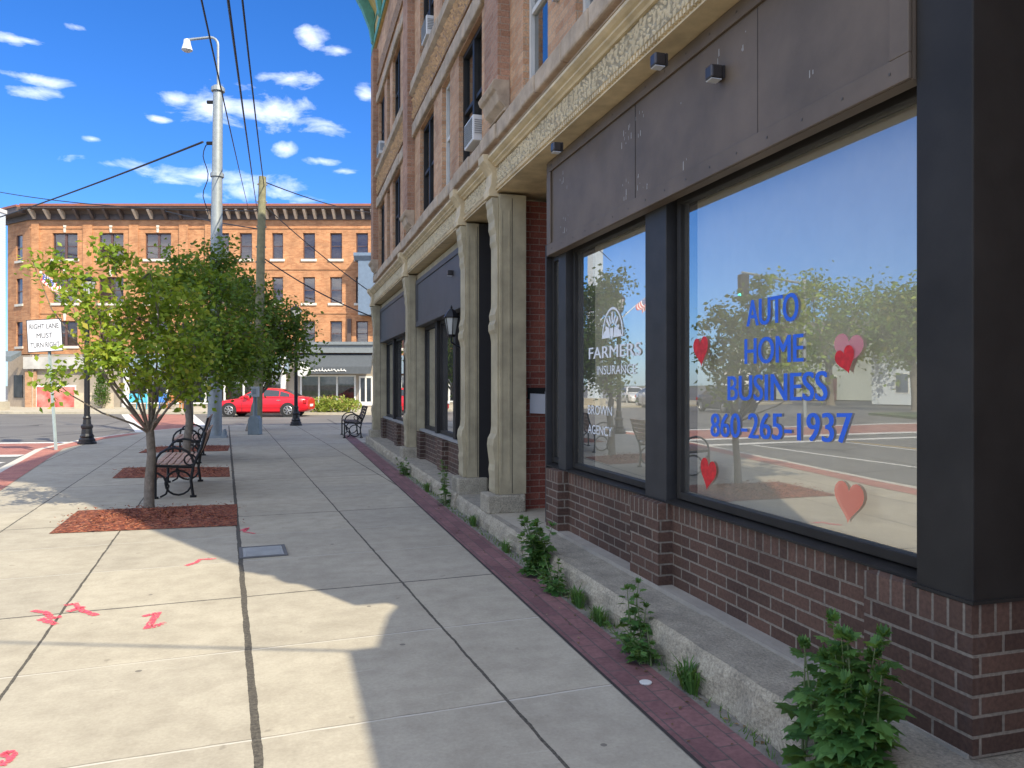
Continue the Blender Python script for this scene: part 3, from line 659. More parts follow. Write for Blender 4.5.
# interior of the office
INT = mat('interior_wall', (.22,.20,.17), .9)
b = MB(); X0, X1 = -6.82, -2.4
b.quad((X0,5.5,.15),(X1,5.5,.15),(X1,5.5,3.2),(X0,5.5,3.2)).quad((X0,2.62,.15),(X0,5.5,.15),(X0,5.5,3.2),(X0,2.62,3.2)).quad((X1,2.62,.15),(X1,5.5,.15),(X1,5.5,3.2),(X1,2.62,3.2))
b.quad((X0,2.62,.15),(X1,2.62,.15),(X1,5.5,.15),(X0,5.5,.15)).quad((X0,2.62,3.2),(X1,2.62,3.2),(X1,5.5,3.2),(X0,5.5,3.2))
nb('interior', b, INT)
BL = mat('vertical_blind_fabric', (.86,.80,.66), .8, vary=.05)
def vblinds(Y0, Y1, name, lab=None):
    b = MB(); Y = Y0
    while Y < Y1:
        b.quad((-Y,2.515,.8),(-Y-.085,2.49,.8),(-Y-.085,2.49,2.70),(-Y,2.515,2.70)); Y += .078
    o = nb('vertical_blind', b, BL)
    return o
vblinds(2.30, 4.28, 'a'); vblinds(4.84, 5.98, 'b')
# ---- lettering and hearts on the glass
BLUE = mat('blue_window_lettering', (.02,.12,.62), .5, vary=.05); WL = mat('white_window_lettering', (.75,.77,.78), .5, vary=.05)
REDH = mat('red_heart_film', (.55,.015,.02), .4, vary=.3, vscale=30)
def film(name, c, a):
    m = bpy.data.materials.new(name); m.use_nodes = True; t = N(m.node_tree)
    p = t.n('ShaderNodeBsdfPrincipled', {'Base Color': (*c,1), 'Roughness': .4, 'Alpha': a}); t.out(p.outputs[0]); return m
PINKF = film('pale_pink_heart_film', (.75,.25,.30), .6); SALM = film('salmon_heart_film', (.80,.22,.14), .75)
def win_text(body, px0, px1, zb, zt, win, m, bold, y=GX-.006, name='lettering', tilt=0):
    Ya = onX(px0, y)[1]; Yb = onX(px1, y)[1]
    r = Vector((1,0,tilt)).normalized()
    return text_mesh(body, (-Ya, y, zb), r, (0,0,1), Ya-Yb, zt-zb, bold).build(name, m, win)
win_text('AUTO', 747, 798, 1.812, 1.955, winA, BLUE, .05)
win_text('HOME', 745, 803, 1.608, 1.748, winA, BLUE, .05)
win_text('BUSINESS', 728, 827, 1.405, 1.545, winA, BLUE, .05, tilt=.02)
win_text('860-265-1937', 711, 852, 1.188, 1.325, winA, BLUE, .05, tilt=.04)
win_text('FARMERS', 589, 641, 1.705, 1.80, winB, WL, .05)
win_text('INSURANCE', 597, 636, 1.575, 1.645, winB, WL, .02)
win_text('BROWN', 588, 612, 1.25, 1.325, winB, WL, .02)
win_text('AGENCY', 588, 612, 1.09, 1.165, winB, WL, .02)
Yl = onX(613, GX)[1]
b = MB(); cxl = -Yl; zc = 1.86; rx, rz = .20, .235
N_ = 28
arc = [(cxl+rx*math.cos(math.pi*i/N_), zc+rz*math.sin(math.pi*i/N_)) for i in range(N_+1)]; arc2 = [(cxl+(rx-.018)*math.cos(math.pi*i/N_), zc+(rz-.018)*math.sin(math.pi*i/N_)) for i in range(N_+1)]
yy = GX-.006
for i in range(N_): b.quad((arc[i][0],yy,arc[i][1]),(arc[i+1][0],yy,arc[i+1][1]),(arc2[i+1][0],yy,arc2[i+1][1]),(arc2[i][0],yy,arc2[i][1]))
for k in range(9):   # sun rays
    yy = GX-.0065-.0003*k
    a = math.pi*(k+.5)/9; r1 = .08; r2 = .19 if k % 2 == 0 else .165; da = .13
    b.add([(cxl+r1*math.cos(a-da),yy,zc+.03+r1*math.sin(a-da)),(cxl+.85*r2*math.cos(a-.09),yy,zc+r2*math.sin(a-.09)),(cxl+.9*r2*math.cos(a),yy,zc+1.08*r2*math.sin(a)),(cxl+.85*r2*math.cos(a+.09),yy,zc+r2*math.sin(a+.09)),(cxl+r1*math.cos(a+da),yy,zc+.03+r1*math.sin(a+da))],[(0,1,2,3,4)])
yy = GX-.0095; b.add([(cxl-.20,yy-.001,zc),(cxl-.03,yy-.001,zc),(cxl-.05,yy-.001,zc+.08),(cxl-.13,yy-.001,zc+.06)],[(0,1,2,3)]); b.add([(cxl+.20,yy-.001,zc),(cxl+.03,yy-.001,zc),(cxl+.05,yy-.001,zc+.08),(cxl+.13,yy-.001,zc+.06)],[(0,1,2,3)])
b.add([(cxl-.03,yy-.002,zc+.075),(cxl+.03,yy-.002,zc+.075),(cxl+.03,yy-.002,zc+.02),(cxl,yy-.002,zc-.02),(cxl-.03,yy-.002,zc+.02)],[(0,1,2,3,4)])
b.build('sunburst_emblem', WL, winB)
def heart(px, py, wpx, hpx, m, rot=0, win=winA, off=.008):
    d, Y = onX(px, GX); z = HC+(383-py)/FPX*d
    Wd = abs(onX(px-wpx/2, GX)[1]-onX(px+wpx/2, GX)[1])/2; Hh = hpx/FPX*d/2; pts = []
    for i in range(28):
        t_ = 2*math.pi*i/28; x = math.sin(t_)**3; y_ = (13*math.cos(t_)-5*math.cos(2*t_)-2*math.cos(3*t_)-math.cos(4*t_)+2.5)/14.5
        x, y_ = x*math.cos(rot)-y_*math.sin(rot), x*math.sin(rot)+y_*math.cos(rot)
        pts.append((-Y+x*Wd, GX-off, z+y_*Hh))
    MB().add(pts, [tuple(range(28))]).build('heart', m, win)
heart(702, 351, 15, 30, REDH, .1); heart(849, 351, 30, 36, PINKF, -.15); heart(848, 360, 20, 28, REDH, .35, off=.012)
heart(709, 474, 16, 32, REDH, -.15); heart(850, 502, 30, 42, SALM, -.05)
# ---- entrance recess with red brick return
nb('return_wall', MB().box(-7.97,-7.82,2.401,4.2,.17,3.45), BR_RED)
nb('recess_back_wall', MB().box(-7.81,-6.97,4.0,4.2,.17,3.45), BR_RED)
nb('recess_floor', MB().box(-7.81,-6.40,2.05,4.0,.10,.172), MATS['sidewalk_concrete'] if 0 else SW2)
# ---- narrow doorway between the two pilasters
dr = nb('door', MB().box(*lx(8.0,9.1),2.62,2.67,.2,2.45), mat('dark_door_paint', (.02,.018,.018), .5))
MB().box(-9.0,-8.95,2.585,2.615,1.05,1.35).build('door_handle', mat('brass', (.4,.3,.12), .35, .8), dr)
nb('door_transom', MB().box(*lx(8.0,9.1),2.60,2.68,2.47,2.55).box(*lx(8.0,9.1),2.62,2.64,2.56,3.45), BRONZE)
# ---- two farther shop fronts
def shopfront(Y0, Y1, pier_sets, nwin, ztop=2.52):
    X0, X1 = lx(Y0, Y1)
    pn = nb('sign_panel', MB().box(X0,X1,2.235,2.40,ztop,3.35), CHAR)
    MB().box(X0,X1,2.218,2.233,ztop,ztop+.09).box(X0,X1,2.218,2.233,3.27,3.35).box(X0,X0+.1,2.218,2.233,ztop+.09,3.27).box(X1-.1,X1,2.218,2.233,ztop+.09,3.27).build('panel_frame', CHAR, pn, bevel=.004)
    nb('panel_fascia', MB().box(X0,X1,2.25,2.40,3.352,3.458), TAUPE)
    bh = nb('bulkhead', MB().box(X0,X1,2.33,2.6,.18,.66), BR_DK)
    MB().box(X0,X1,2.29,2.62,.662,.70).build('bulkhead_sill', mat('grey_sill', (.25,.25,.24), .7), bh)
    for a, c in pier_sets:
        nb('bulkhead', MB().box(*lx(a,c),2.24,2.329,.18,.655), BR_DK)
    wds = (Y1-Y0)/nwin
    for i in range(nwin):
        a = Y0+i*wds; A, B = lx(a+.09, a+wds-.09); fr = .05
        f = nb('window', MB().box(A,A+fr,2.37,2.45,.705,ztop).box(B-fr,B,2.37,2.45,.705,ztop).box(A+fr,B-fr,2.37,2.45,.705,.76).box(A+fr,B-fr,2.37,2.45,ztop-.06,ztop), BRONZE)
        MB().quad((A+fr,2.41,.76),(B-fr,2.41,.76),(B-fr,2.41,ztop-.06),(A+fr,2.41,ztop-.06)).build('pane', GLM, f)
        nb('mullion', MB().box(-(a+.09),-(a-.08),2.32,2.46,.705,ztop-.002), BRONZE)
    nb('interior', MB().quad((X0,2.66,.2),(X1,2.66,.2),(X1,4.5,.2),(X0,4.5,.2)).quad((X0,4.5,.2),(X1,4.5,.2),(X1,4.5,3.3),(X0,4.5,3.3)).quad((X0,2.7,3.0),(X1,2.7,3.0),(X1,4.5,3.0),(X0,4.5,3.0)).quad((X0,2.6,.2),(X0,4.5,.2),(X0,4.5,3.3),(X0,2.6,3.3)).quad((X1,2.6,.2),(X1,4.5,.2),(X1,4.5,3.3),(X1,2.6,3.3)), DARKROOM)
shopfront(9.47, 13.76, ((9.48,9.75),(11.4,11.8),(13.4,13.75)), 3)
shopfront(14.14, 19.28, ((14.2,14.5),(16.4,16.8),(18.9,19.25)), 3)
nb('end_pier', MB().box(-19.98,-19.72,2.15,2.6,.0,3.45), TAUPE)
# ---- fittings
def wall_light(Y, z, y0, lab, m=None):
    e = empty('wall_light', (y0, Y, z), -math.pi/2, lab, 'wall light')
    MB().box(-.036,.036,-.085,-.015,-.036,.036).build('housing', m or mat('dark_bronze_light', (.06,.055,.055), .4, .5), e, bevel=.01)
    MB().prism([(-.082,-.038),(-.02,-.038),(-.02,-.044),(-.078,-.042)], -.03, .03, 'x').build('lens', mat('frosted_lens', (.5,.52,.55), .3), e)
    MB().box(-.03,.03,-.014,0,-.035,.035).build('back_plate', m or MATS['dark_bronze_light'], e)
Yw, zw = facYZ(722, 73, 2.26); wall_light(Yw, zw, 2.26, 'small square downlight on the brown sign panel, the nearest one')
Yw, zw = facYZ(661, 60, 2.08); wall_light(Yw, zw, 2.11, 'brown box light tucked under the cream cornice above the sign panel')
Yw, zw = facYZ(562, 147, 2.09); wall_light(Yw, zw, 2.09, 'small dark box light under the cornice at the far end of the brown sign panel')
Yw, zw = facYZ(452, 272, 2.22); wall_light(Yw, zw, 2.235, 'small dark floodlight on the charcoal sign panel of the middle shop')
# carriage lantern on the pilaster by the middle shop
Yl_, zl_ = facYZ(455, 306, 2.0)
e = empty('wall_lantern', (2.06, 9.62, 2.25), -math.pi/2, 'black glazed carriage lantern on a bracket beside the middle shop', 'lantern')
LM = mat('lantern_black', (.012,.012,.013), .4, .5)
MB().tube([(0,.17,-.25),(0,.05,-.28),(0,-.05,-.22),(0,-.05,-.15)], .012).box(-.04,.04,.155,.175,-.36,-.14).build('bracket', LM, e)
MB().lathe([(.045,-.15),(.055,-.13),(.05,-.12),(.0,-.12)], (0,-.05,0), 6).build('lantern_foot', LM, e)
MB().lathe([(.105,.09),(.11,.10),(.06,.17),(.03,.2),(.012,.21),(.015,.23),(.0,.26)], (0,-.05,0), 6).build('cap', LM, e)
MB().lathe([(.05,-.118),(.09,.088)], (0,-.05,0), 6).build('glass', mat('lantern_glass', (.35,.36,.34), .2), e)
b = MB()
for k in range(6):
    a = k*math.pi/3; b.tube([(.052*math.cos(a),-.05+.052*math.sin(a),-.12),(.092*math.cos(a),-.05+.092*math.sin(a),.09)], .006, 4)
b.build('cage', LM, e)
# notice sheets taped to the red brick
e = empty('notice_board', (2.605, 7.805, 1.36), 0, 'black notice board with white papers on the red brick return', 'notice board')
MB().box(-.15,.15,-.012,0,-.02,.10).build('board', BLK, e)
PAP = mat('white_paper', (.62,.64,.68), .8, vary=.04)
MB().quad((-.13,-.02,-.17),(.08,-.022,-.18),(.085,-.016,.03),(-.125,-.014,.04)).build('paper', PAP, e)
MB().quad((.03,-.024,-.14),(.14,-.026,-.13),(.145,-.02,.07),(.04,-.018,.06)).build('paper', PAP, e)
text_mesh('NOTICE', (-.11,-.0235,-.02), (1,0,.03), (0,0,1), .15, .025, .02).build('print', BLK, e) if 0 else None
# air conditioners in the upper windows
def aircon(Y, z, label):
    e = empty('air_conditioner', (2.30, Y, z), -math.pi/2, label, 'air conditioner', 'window air conditioners of the brick block'); e.scale = (.85,1,.85)
    ACM = mat('aircon_casing', (.62,.63,.62), .45, vary=.06)
    MB().box(-.27,.27,-.20,.08,0,.36).build('casing', ACM, e, bevel=.012)
    b = MB()
    for k in range(11): b.box(-.24,.24,-.208,-.202,.04+k*.027,.052+k*.027)
    for k in range(7): b.box(.272,.278,-.18,-.03,.1+k*.03,.112+k*.03)
    b.build('grille', mat('aircon_grille', (.25,.26,.26), .6), e)
aircon(9.05, 4.375, 'white air conditioner in the nearest paired window of the second floor')
aircon(12.2, 7.0, 'white air conditioner in a third floor window near the top edge')
aircon(18.7, 7.0, 'small pale air conditioner in the far third floor window of the block')
# unseen low wing behind the viewpoint, footprint shaped for its shadow by the corner
e = empty('shading_wing', (0,0,0), 0, 'unseen single storey brick wing behind the viewpoint, shaped to cast the shadow by the block corner', 'building')
WP = [(2.32,-14),(14,-14),(14,1.79),(2.95,1.79),(2.62,1.06),(2.48,.47),(2.32,.46)]
MB().prism(WP, 0, 3.75, 'z').build('wall', BR_UP, e)
MB().prism([(2.32,-14.05),(14.05,-14.05),(14.05,1.795),(2.95,1.795),(2.62,1.065),(2.48,.475),(2.32,.465)], 3.752, 3.85, 'z').build('roof', MATS['roof_membrane'], e)
nb('rear_wall', MB().box(XF+.02,-2.42,5.6,13.9,0,3.4).box(-2.42,-2.36,3.4,13.9,0,3.4).box(XF+.02,XF+.2,2.62,5.6,0,3.4), BR_UP)
nb('floor_slab', MB().box(XF+.02,XN-.02,2.3,13.9,3.52,3.6), MATS['dim_room'])

nb('recess_side', MB().box(-9.40,-9.14,2.252,2.62,.2,3.458), mat('dark_door_paint'))
nb('recess_side', MB().box(-7.98,-7.96,2.39,2.62,.2,3.458), mat('dark_door_paint'))
nb('side_sign', MB().box(-2.102,-2.085,2.60,3.3,2.62,3.42), CREAM)
# fasteners and seams on the fascia and corner column
for Y in (3.35,): nb('panel_seam', MB().box(-Y-.002,-Y+.002,2.2605,2.2625,2.752,3.388), mat('seam_shadow_gap', (.04,.03,.025), .8))
b = MB()
for i in range(16):
    Y = 2.45+i*.265
    for z in (2.70, 3.436): b.lathe([(.006,0),(.006,.004),(.0,.005)], (0,0,0), 6) if 0 else b.box(-Y-.005,-Y+.005,2.2405,2.2435,z-.005,z+.005)
tag(nb('screw_head', b, mat('dull_screw', (.10,.085,.07), .5, .4)), kind='stuff')
# ------------------------------------------------------------ far corner building (local x = lateral, y = away, origin on its front plane)
D0 = 50.0
FB = empty('corner_building', camp(0, D0), -YAW, 'four storey orange brick corner building with dark bracketed cornice and street level shops', 'building')
def fb(name, b, m, parent=None, **k): return b.build(name, m, parent or FB, **k)
def fx(px, d=D0): return (px-512)/FPX*d
def fz(py, d=D0): return HC+(383-py)/FPX*d
BR_F = brick('sunlit_orange_brick', (.41,.18,.08), (.53,.265,.125), (.40,.27,.18), bw=.22, bh=.075, bump=.3, vary=.55, stain=(.22,.12,.07))
FSIL = mat('pale_limestone', (.60,.56,.48), .7, vary=.1); FFR = mat('window_frame_brown', (.10,.055,.05), .6); FGL = glass('far_glass', .05, (.8,.84,.88))
FROOM = mat('far_room', (.10,.12,.16), .9); FBL = mat('pale_blinds', (.55,.56,.55), .8, vary=.15, vscale=1)
xl, xr = fx(30), fx(470)
rows = [(fz(345), fz(320)), (fz(302), fz(276)), (fz(258), fz(232))]
R_cols = [(219.5,229),(239.5,252),(272,283),(303,315),(330,342),(356,368),(384,396),(412,424),(440,452)]
L_cols = [(52.5,77.5),(98.5,123.5),(145,171)]
ops = []
for z0, z1 in rows:
    for a, c in R_cols+L_cols: ops.append((fx(a), fx(c), z0, z1))
fb('wall', wall_grid(xl, xr, fz(353), fz(216), 0, ops, .25), BR_F)
ri = random.Random(4)
def far_window(par, X0, X1, z0, z1, pair):
    f = sash_window(par, X0+.01, X1-.01, z0+.01, z1-.01, .14, FFR, FGL, .06, mull=.14 if pair else 0, backing=FROOM, back_y=.22, bcol=(ri.choice([0.06,.35,.5,.6,.9]), FBL))
    MB().box(X0-.12,X1+.12,-.08,.12,z0-.16,z0-.002).build('sill', FSIL, f)
    if pair: 
        xm = (X0+X1)/2; MB().prism([(xm-.06,z1+.03),(xm+.06,z1+.03),(xm+.1,z1+.5),(xm-.1,z1+.5)], -.05, .02, 'y').build('keystone', FSIL, f)
    return f
for z0, z1 in rows:
    for a, c in R_cols: far_window(FB, fx(a), fx(c), z0, z1, False)
    for a, c in L_cols: far_window(FB, fx(a), fx(c), z0, z1, True)
# projecting brick lines
b = MB()
for py in (268, 312, 227): b.box(xl+.02, xr, -.05, -.002, fz(py)-.05, fz(py)+.05)
b.box(fx(32),fx(32)+.5,-.10,-.0021,fz(353),fz(222)); 
for q in (29.8,): pass
for px in (88, 134, 184, 210): b.box(fx(px)-.3, fx(px)+.3, -.09, -.0022, fz(353), fz(224))
fb('brick_bands', b, BR_F)
# chamfered corner (turns back towards the left)
CH = empty('x', (0,0,0)); bpy.data.objects.remove(CH)
ang = R(32)
def chp(s, o=0): return (xl-s*math.cos(ang)+o*-math.sin(ang)*-1*0, s*math.sin(ang))
SX = Vector((-math.cos(ang), math.sin(ang), 0)); SN = Vector((-math.sin(ang), -math.cos(ang), 0))   # along, outwards
def chq(b, s0, s1, z0, z1, o0, o1):
    P_ = [Vector((xl,0,0))+SX*s+SN*o for s, o in ((s0,o0),(s1,o0),(s1,o1),(s0,o1))]
    return b.add([(p.x,p.y,z0) for p in P_]+[(p.x,p.y,z1) for p in P_], [(0,3,2,1),(4,5,6,7),(0,1,5,4),(1,2,6,5),(2,3,7,6),(3,0,4,7)])
b = MB(); Lc = 2.9; zc = [fz(353)]+[z for r in rows for z in r]+[fz(216)]
wx0, wx1 = .95, 1.75
chq(b, 0, wx0, fz(353), fz(216), -.2, -.001); chq(b, wx1, Lc, fz(353), fz(216), -.2, -.001)
for i in range(0, 8, 2): chq(b, wx0+.001, wx1-.001, zc[i], zc[i+1], -.2, -.0012)
fb('corner_wall', b, BR_F)
for z0, z1 in rows:
    f = chq(MB(), wx0, wx1, z0, z1, -.16, -.12).build('window', mat('dark_far_pane', (.06,.09,.14), .1), FB)
    b = MB(); chq(b, wx0, wx0+.06, z0, z1, -.119, -.07); chq(b, wx1-.06, wx1, z0, z1, -.119, -.07); chq(b, wx0+.06, wx1-.06, (z0+z1)/2-.03, (z0+z1)/2+.03, -.119, -.07); b.build('frame', FFR, f)
    chq(MB(), wx0-.1, wx1+.1, z0-.15, z0, -.1, .08).build('sill', FSIL, f)
# body of the building behind
e2 = Vector((xl,0,0))+SX*Lc
fb('body', MB().prism([(xl+.01,.3),(xr,.3),(xr,16),(e2.x,16),(e2.x,e2.y+.3)][::1], 0, fz(212), 'z'), BR_F)
fb('flank_wall', MB().add([(e2.x,e2.y,0),(e2.x-2,e2.y+14,0),(e2.x-2,e2.y+14,fz(212)),(e2.x,e2.y,fz(212))], [(0,1,2,3)]), BR_F)
# cornice
DKC = mat('dark_cornice_metal', (.085,.065,.06), .6, vary=.2); RST = mat('rust_red_coping', (.26,.09,.055), .6); CRB = mat('pale_bracket', (.55,.47,.38), .6)
zt = fz(206.5)
def cornice(x0, x1, zb, zt, nam):
    c = fb(nam, MB().prism([(-.02,zb),(-.10,zb),(-.10,zb+.35),(-.30,zb+.55),(-.75,zt-.25),(-.85,zt-.2),(-.85,zt-.10),(.3,zt-.10),(.3,zb)][::-1], x0, x1, 'x'), DKC)
    MB().box(x0-.02,x1+.02,-.9,.32,zt-.098,zt+.05).build('coping', RST, c); return c
c1_ = cornice(xl-.1, xr, fz(219), zt, 'cornice')
x = xl+.3
while x < xr:
    left = x < fx(200)
    MB().prism([(-.11,zt-.78),(-.2,zt-.78),(-.74,zt-.32),(-.74,zt-.26),(-.11,zt-.26)][::-1], x, x+.16, 'x').build('bracket', CRB if not left or int((x-xl)*10) % 3 == 0 else DKC, c1_)
    x += .62 if not left else .95
P0 = Vector((xl-.1,0,0)); b = MB()
chq(b, 0, Lc+.3, fz(219), zt-.45, -.1, .12); chq(b, 0, Lc+.6, zt-.449, zt-.1, -.1, .8); fb('corner_cornice', b, DKC)
b = MB(); chq(b, 0, Lc+.7, zt-.098, zt+.04, -.1, .86); fb('corner_coping', b, RST)
fb('roof', MB().prism([(xl,.33),(xr,.33),(xr,16.1),(e2.x,16.1),(e2.x,e2.y+.3)], fz(212)+.001, fz(210), 'z'), MATS['roof_membrane'])
# blue grey oriel on the right
ORI = mat('blue_grey_oriel_paint', (.13,.18,.25), .6)
o_ = fb('oriel', MB().box(fx(361.5), fx(361.5)+3.6, -1.1, -.11, fz(315), fz(262)), ORI)
MB().prism([(-1.12,fz(262)),(-1.35,fz(258)),(-1.35,fz(255)),(-.1,fz(254)),(-.1,fz(262))][::-1], fx(361.5)-.25, fx(361.5)+3.8, 'x').build('oriel_cornice', ORI, o_)
fb('corner_pipe', MB().box(fx(347.5),fx(351.5),-.15,-.0,fz(352),fz(318)), mat('dark_flue', (.09,.06,.05), .7))
# street level shops
GW = mat('white_shop_trim', (.62,.62,.60), .6, vary=.08); GREY = mat('grey_fascia', (.16,.18,.19), .6)
fb('base_wall', wall_grid(xl, xr, 0, fz(353)-.001, .02, [(fx(300),fx(355),fz(403),fz(374)),(fx(358.5),fx(372),fz(404),fz(375)),(fx(128),fx(282),fz(403),fz(372)),(fx(378),fx(450),fz(403),fz(374))], .3), mat('tan_base_wall', (.30,.26,.21), .8, vary=.25, vscale=.8))
tag(None or fb('shop_fascia', MB().box(fx(296),fx(375),-.35,.015,fz(352),fz(341)).box(fx(296),fx(375),-.5,.0,fz(344),fz(342)), mat('pale_grey_fascia', (.17,.19,.20), .6)))
AWN = mat('charcoal_awning', (.07,.08,.09), .8)
aw = fb('awning', MB().prism([(-.02,fz(352)-.02),(-1.25,fz(366)),(-1.25,fz(373)),(-1.2,fz(373)),(-.02,fz(358))][::-1], fx(300), fx(374), 'x'), AWN)
b = MB(); b.lathe([(.45,0),(.45,.02)], (0,0,0), 20)
vs = [(fx(307)+x_, -1.27-z_*.3, fz(369)+y_+.02) for x_, y_, z_ in b.v]; m2 = MB().add(vs, b.f); m2.build('awning_emblem', GW, aw)
b = MB(); pts = []
for i in range(40): pts.append((fx(314)+i*.06+.05*math.cos(i*1.9), -1.275, fz(369.5)+.09*math.sin(i*1.9)*(.5+.5*abs(math.sin(i*.7)))+(.1 if i in (0,1,14,26) else 0)))
b.tube(pts, .035, 4).build('awning_script', GW, aw)
aw2 = fb('awning', MB().prism([(-.02,fz(350)),(-1.1,fz(356)),(-1.1,fz(361)),(-1.05,fz(361)),(-.02,fz(354))][::-1], fx(31)-2.6, fx(31)-.6, 'x'), mat('slate_awning', (.13,.16,.18), .8))
fb('sign_band', MB().box(fx(26),fx(104),-.3,-.001,fz(368),fz(356)), mat('white_sign_board', (.42,.41,.39), .6, vary=.35, vscale=.7))
fb('sign_band', MB().box(fx(129),fx(290),-.4,-.001,fz(372),fz(353)), mat('blue_grey_sign', (.20,.26,.32), .6))
for (a, c, lab) in ((26,37,'t'),): fb('corner_pier', MB().box(fx(a),fx(c),-.12,.015,0,fz(370)), brick('tan_pier_brick', (.40,.22,.13), (.48,.29,.18), (.4,.3,.2)))
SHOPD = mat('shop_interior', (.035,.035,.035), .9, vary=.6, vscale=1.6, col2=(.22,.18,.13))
fb('shop_room', MB().box(xl+.5,xr-.1,.33,.36,.0,fz(354)), SHOPD) if 0 else None
def shopwin(a, c, n, par=FB):
    X0, X1 = fx(a), fx(c); z0, z1 = fz(403), fz(374); b = MB(); wd = (X1-X0)/n
    for i in range(n+1): b.box(X0+i*wd-.05, X0+i*wd+.05, -.02, .1, z0, z1)
    b.box(X0,X1,-.015,.095,z1-.1,z1-.001).box(X0,X1,-.015,.095,z0,z0+.1)
    f = fb('shop_window', b, GW)
    MB().quad((X0,.06,z0),(X1,.06,z0),(X1,.06,z1),(X0,.06,z1)).build('pane', FGL, f)
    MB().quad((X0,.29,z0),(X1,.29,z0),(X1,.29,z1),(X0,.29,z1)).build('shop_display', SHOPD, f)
    return f
shopwin(301, 355, 3); shopwin(128.5, 282, 8); shopwin(378, 450, 4)
fb('door', MB().box(fx(359),fx(359)+.1,-.02,.08,.1,fz(376)).box(fx(365),fx(365)+.1,-.02,.08,.1,fz(376)).box(fx(371),fx(371)+.1,-.02,.08,.1,fz(376)).box(fx(359),fx(372),-.018,.078,fz(377),fz(375)).box(fx(359),fx(372),-.018,.078,.1,.35), GW)
fb('door_pane', MB().quad((fx(359),.05,.1),(fx(372),.05,.1),(fx(372),.05,fz(376)),(fx(359),.05,fz(376))), mat('dark_door_glass', (.03,.04,.05), .1))
fb('shop_column', MB().lathe([(.28,0),(.28,.2),(.2,.25),(.17,3.0),(.25,3.1),(.25,3.25)], (fx(284.5),-.25,0), 14).lathe([(.28,0),(.28,.2),(.2,.25),(.17,3.0),(.25,3.1),(.25,3.25)], (fx(128),-.25,0), 14), GW)
# red poster window on the left and dark display beside the corner
p = fb('red_poster', MB().box(fx(37.5),fx(75.5),-.08,.0,fz(410),fz(386)), mat('red_poster_print', (.62,.03,.03), .5, vary=.45, vscale=1.2, col2=(.75,.35,.3)))
MB().box(fx(36.6),fx(76.4),-.1,-.001,fz(386)-.001,fz(384)).box(fx(36.6),fx(37.4),-.1,-.001,fz(412),fz(386)).box(fx(75.6),fx(76.4),-.1,-.001,fz(412),fz(386)).box(fx(36.6),fx(76.4),-.1,-.001,fz(412),fz(410)).build('poster_frame', GW, p)
b = MB(); chq(b, -.3, Lc, 0, fz(354), -.1, .0); fb('corner_base', b, mat('tan_base', (.42,.34,.26), .8))
b = MB(); chq(b, .9, 2.0, .6, fz(374), .001, .05); fb('corner_display', b, mat('dark_display', (.04,.045,.05), .3, vary=.6, vscale=2))
# low tan planter wall, patio table, bench and blue chairs before the shops
tag(MB().box(*sorted((fx(76,47.5),fx(112,47.5))),-.2,.2,0,.95).build('planter_wall', mat('tan_block_wall', (.47,.40,.30), .9), loc=camp(0,47.5), rotz=-YAW), 'low tan wall on the far pavement left of the shop patio', 'low wall')
# white clapboard building at the left edge
SID = bpy.data.materials.new('white_siding'); SID.use_nodes = True; t = N(SID.node_tree)
s = t.n('ShaderNodeSeparateXYZ', {0: t.coord()}); fr = t.m('FRACT', t.m('DIVIDE', s.outputs[2], .14))
p = t.n('ShaderNodeBsdfPrincipled', {'Base Color': t.ramp(fr, [(0, (.35,.38,.42)), (.12, (.50,.56,.62))]), 'Roughness': .6}); t.out(p.outputs[0])
def house(name, x, y, w, d, h, rz, m, roofm, label, gable=1.8, cols=3, floors=2):
    e = empty(name, (x,y,0), rz, label, 'house', 'houses across the main road')
    MB().box(-w/2,w/2,-d/2,d/2,0,h).build('wall', m, e)
    MB().prism([(-d/2-.4,h),(d/2+.4,h),(0,h+gable)], -w/2-.3, w/2+.3, 'x').build('roof', roofm, e)
    for fl in range(floors):
        for k in range(cols):
            X = -w/2+w*(k+.5)/cols; z = .9+fl*(h-.2)/floors
            for sgn in (-1,):
                f = MB().box(X-.5,X+.5,-d/2-.04,-d/2+.02,z-.08,z+1.4).build('window', GW, e)
                MB().box(X-.42,X+.42,-d/2-.06,-d/2-.041,z,z+1.32).build('pane', mat('dark_far_pane'), f)
        for k in range(2):
            Y = -d/2+d*(k+.5)/2
            f = MB().box(w/2-.02,w/2+.04,Y-.5,Y+.5,z-.08,z+1.4).build('window', GW, e)
            MB().box(w/2+.041,w/2+.06,Y-.42,Y+.42,z,z+1.32).build('pane', mat('dark_far_pane'), f)
    MB().box(-.5,.5,-d/2-.07,-d/2-.02,0,2.1).build('door', mat('dark_far_door', (.12,.05,.04), .5), e)
    return e
e = empty('white_pylon', camp(-29.62, 44), -YAW, 'tall white sided pylon showing as a thin strip at the left edge', 'pylon')
MB().box(-.45,.45,-.3,.3,.5,11.3).build('shaft', SID, e)
MB().box(-.6,.6,-.45,.45,0,.5).build('base', SW2, e); MB().box(-.5,.5,-.36,.36,11.302,11.5).build('cap', GW, e)
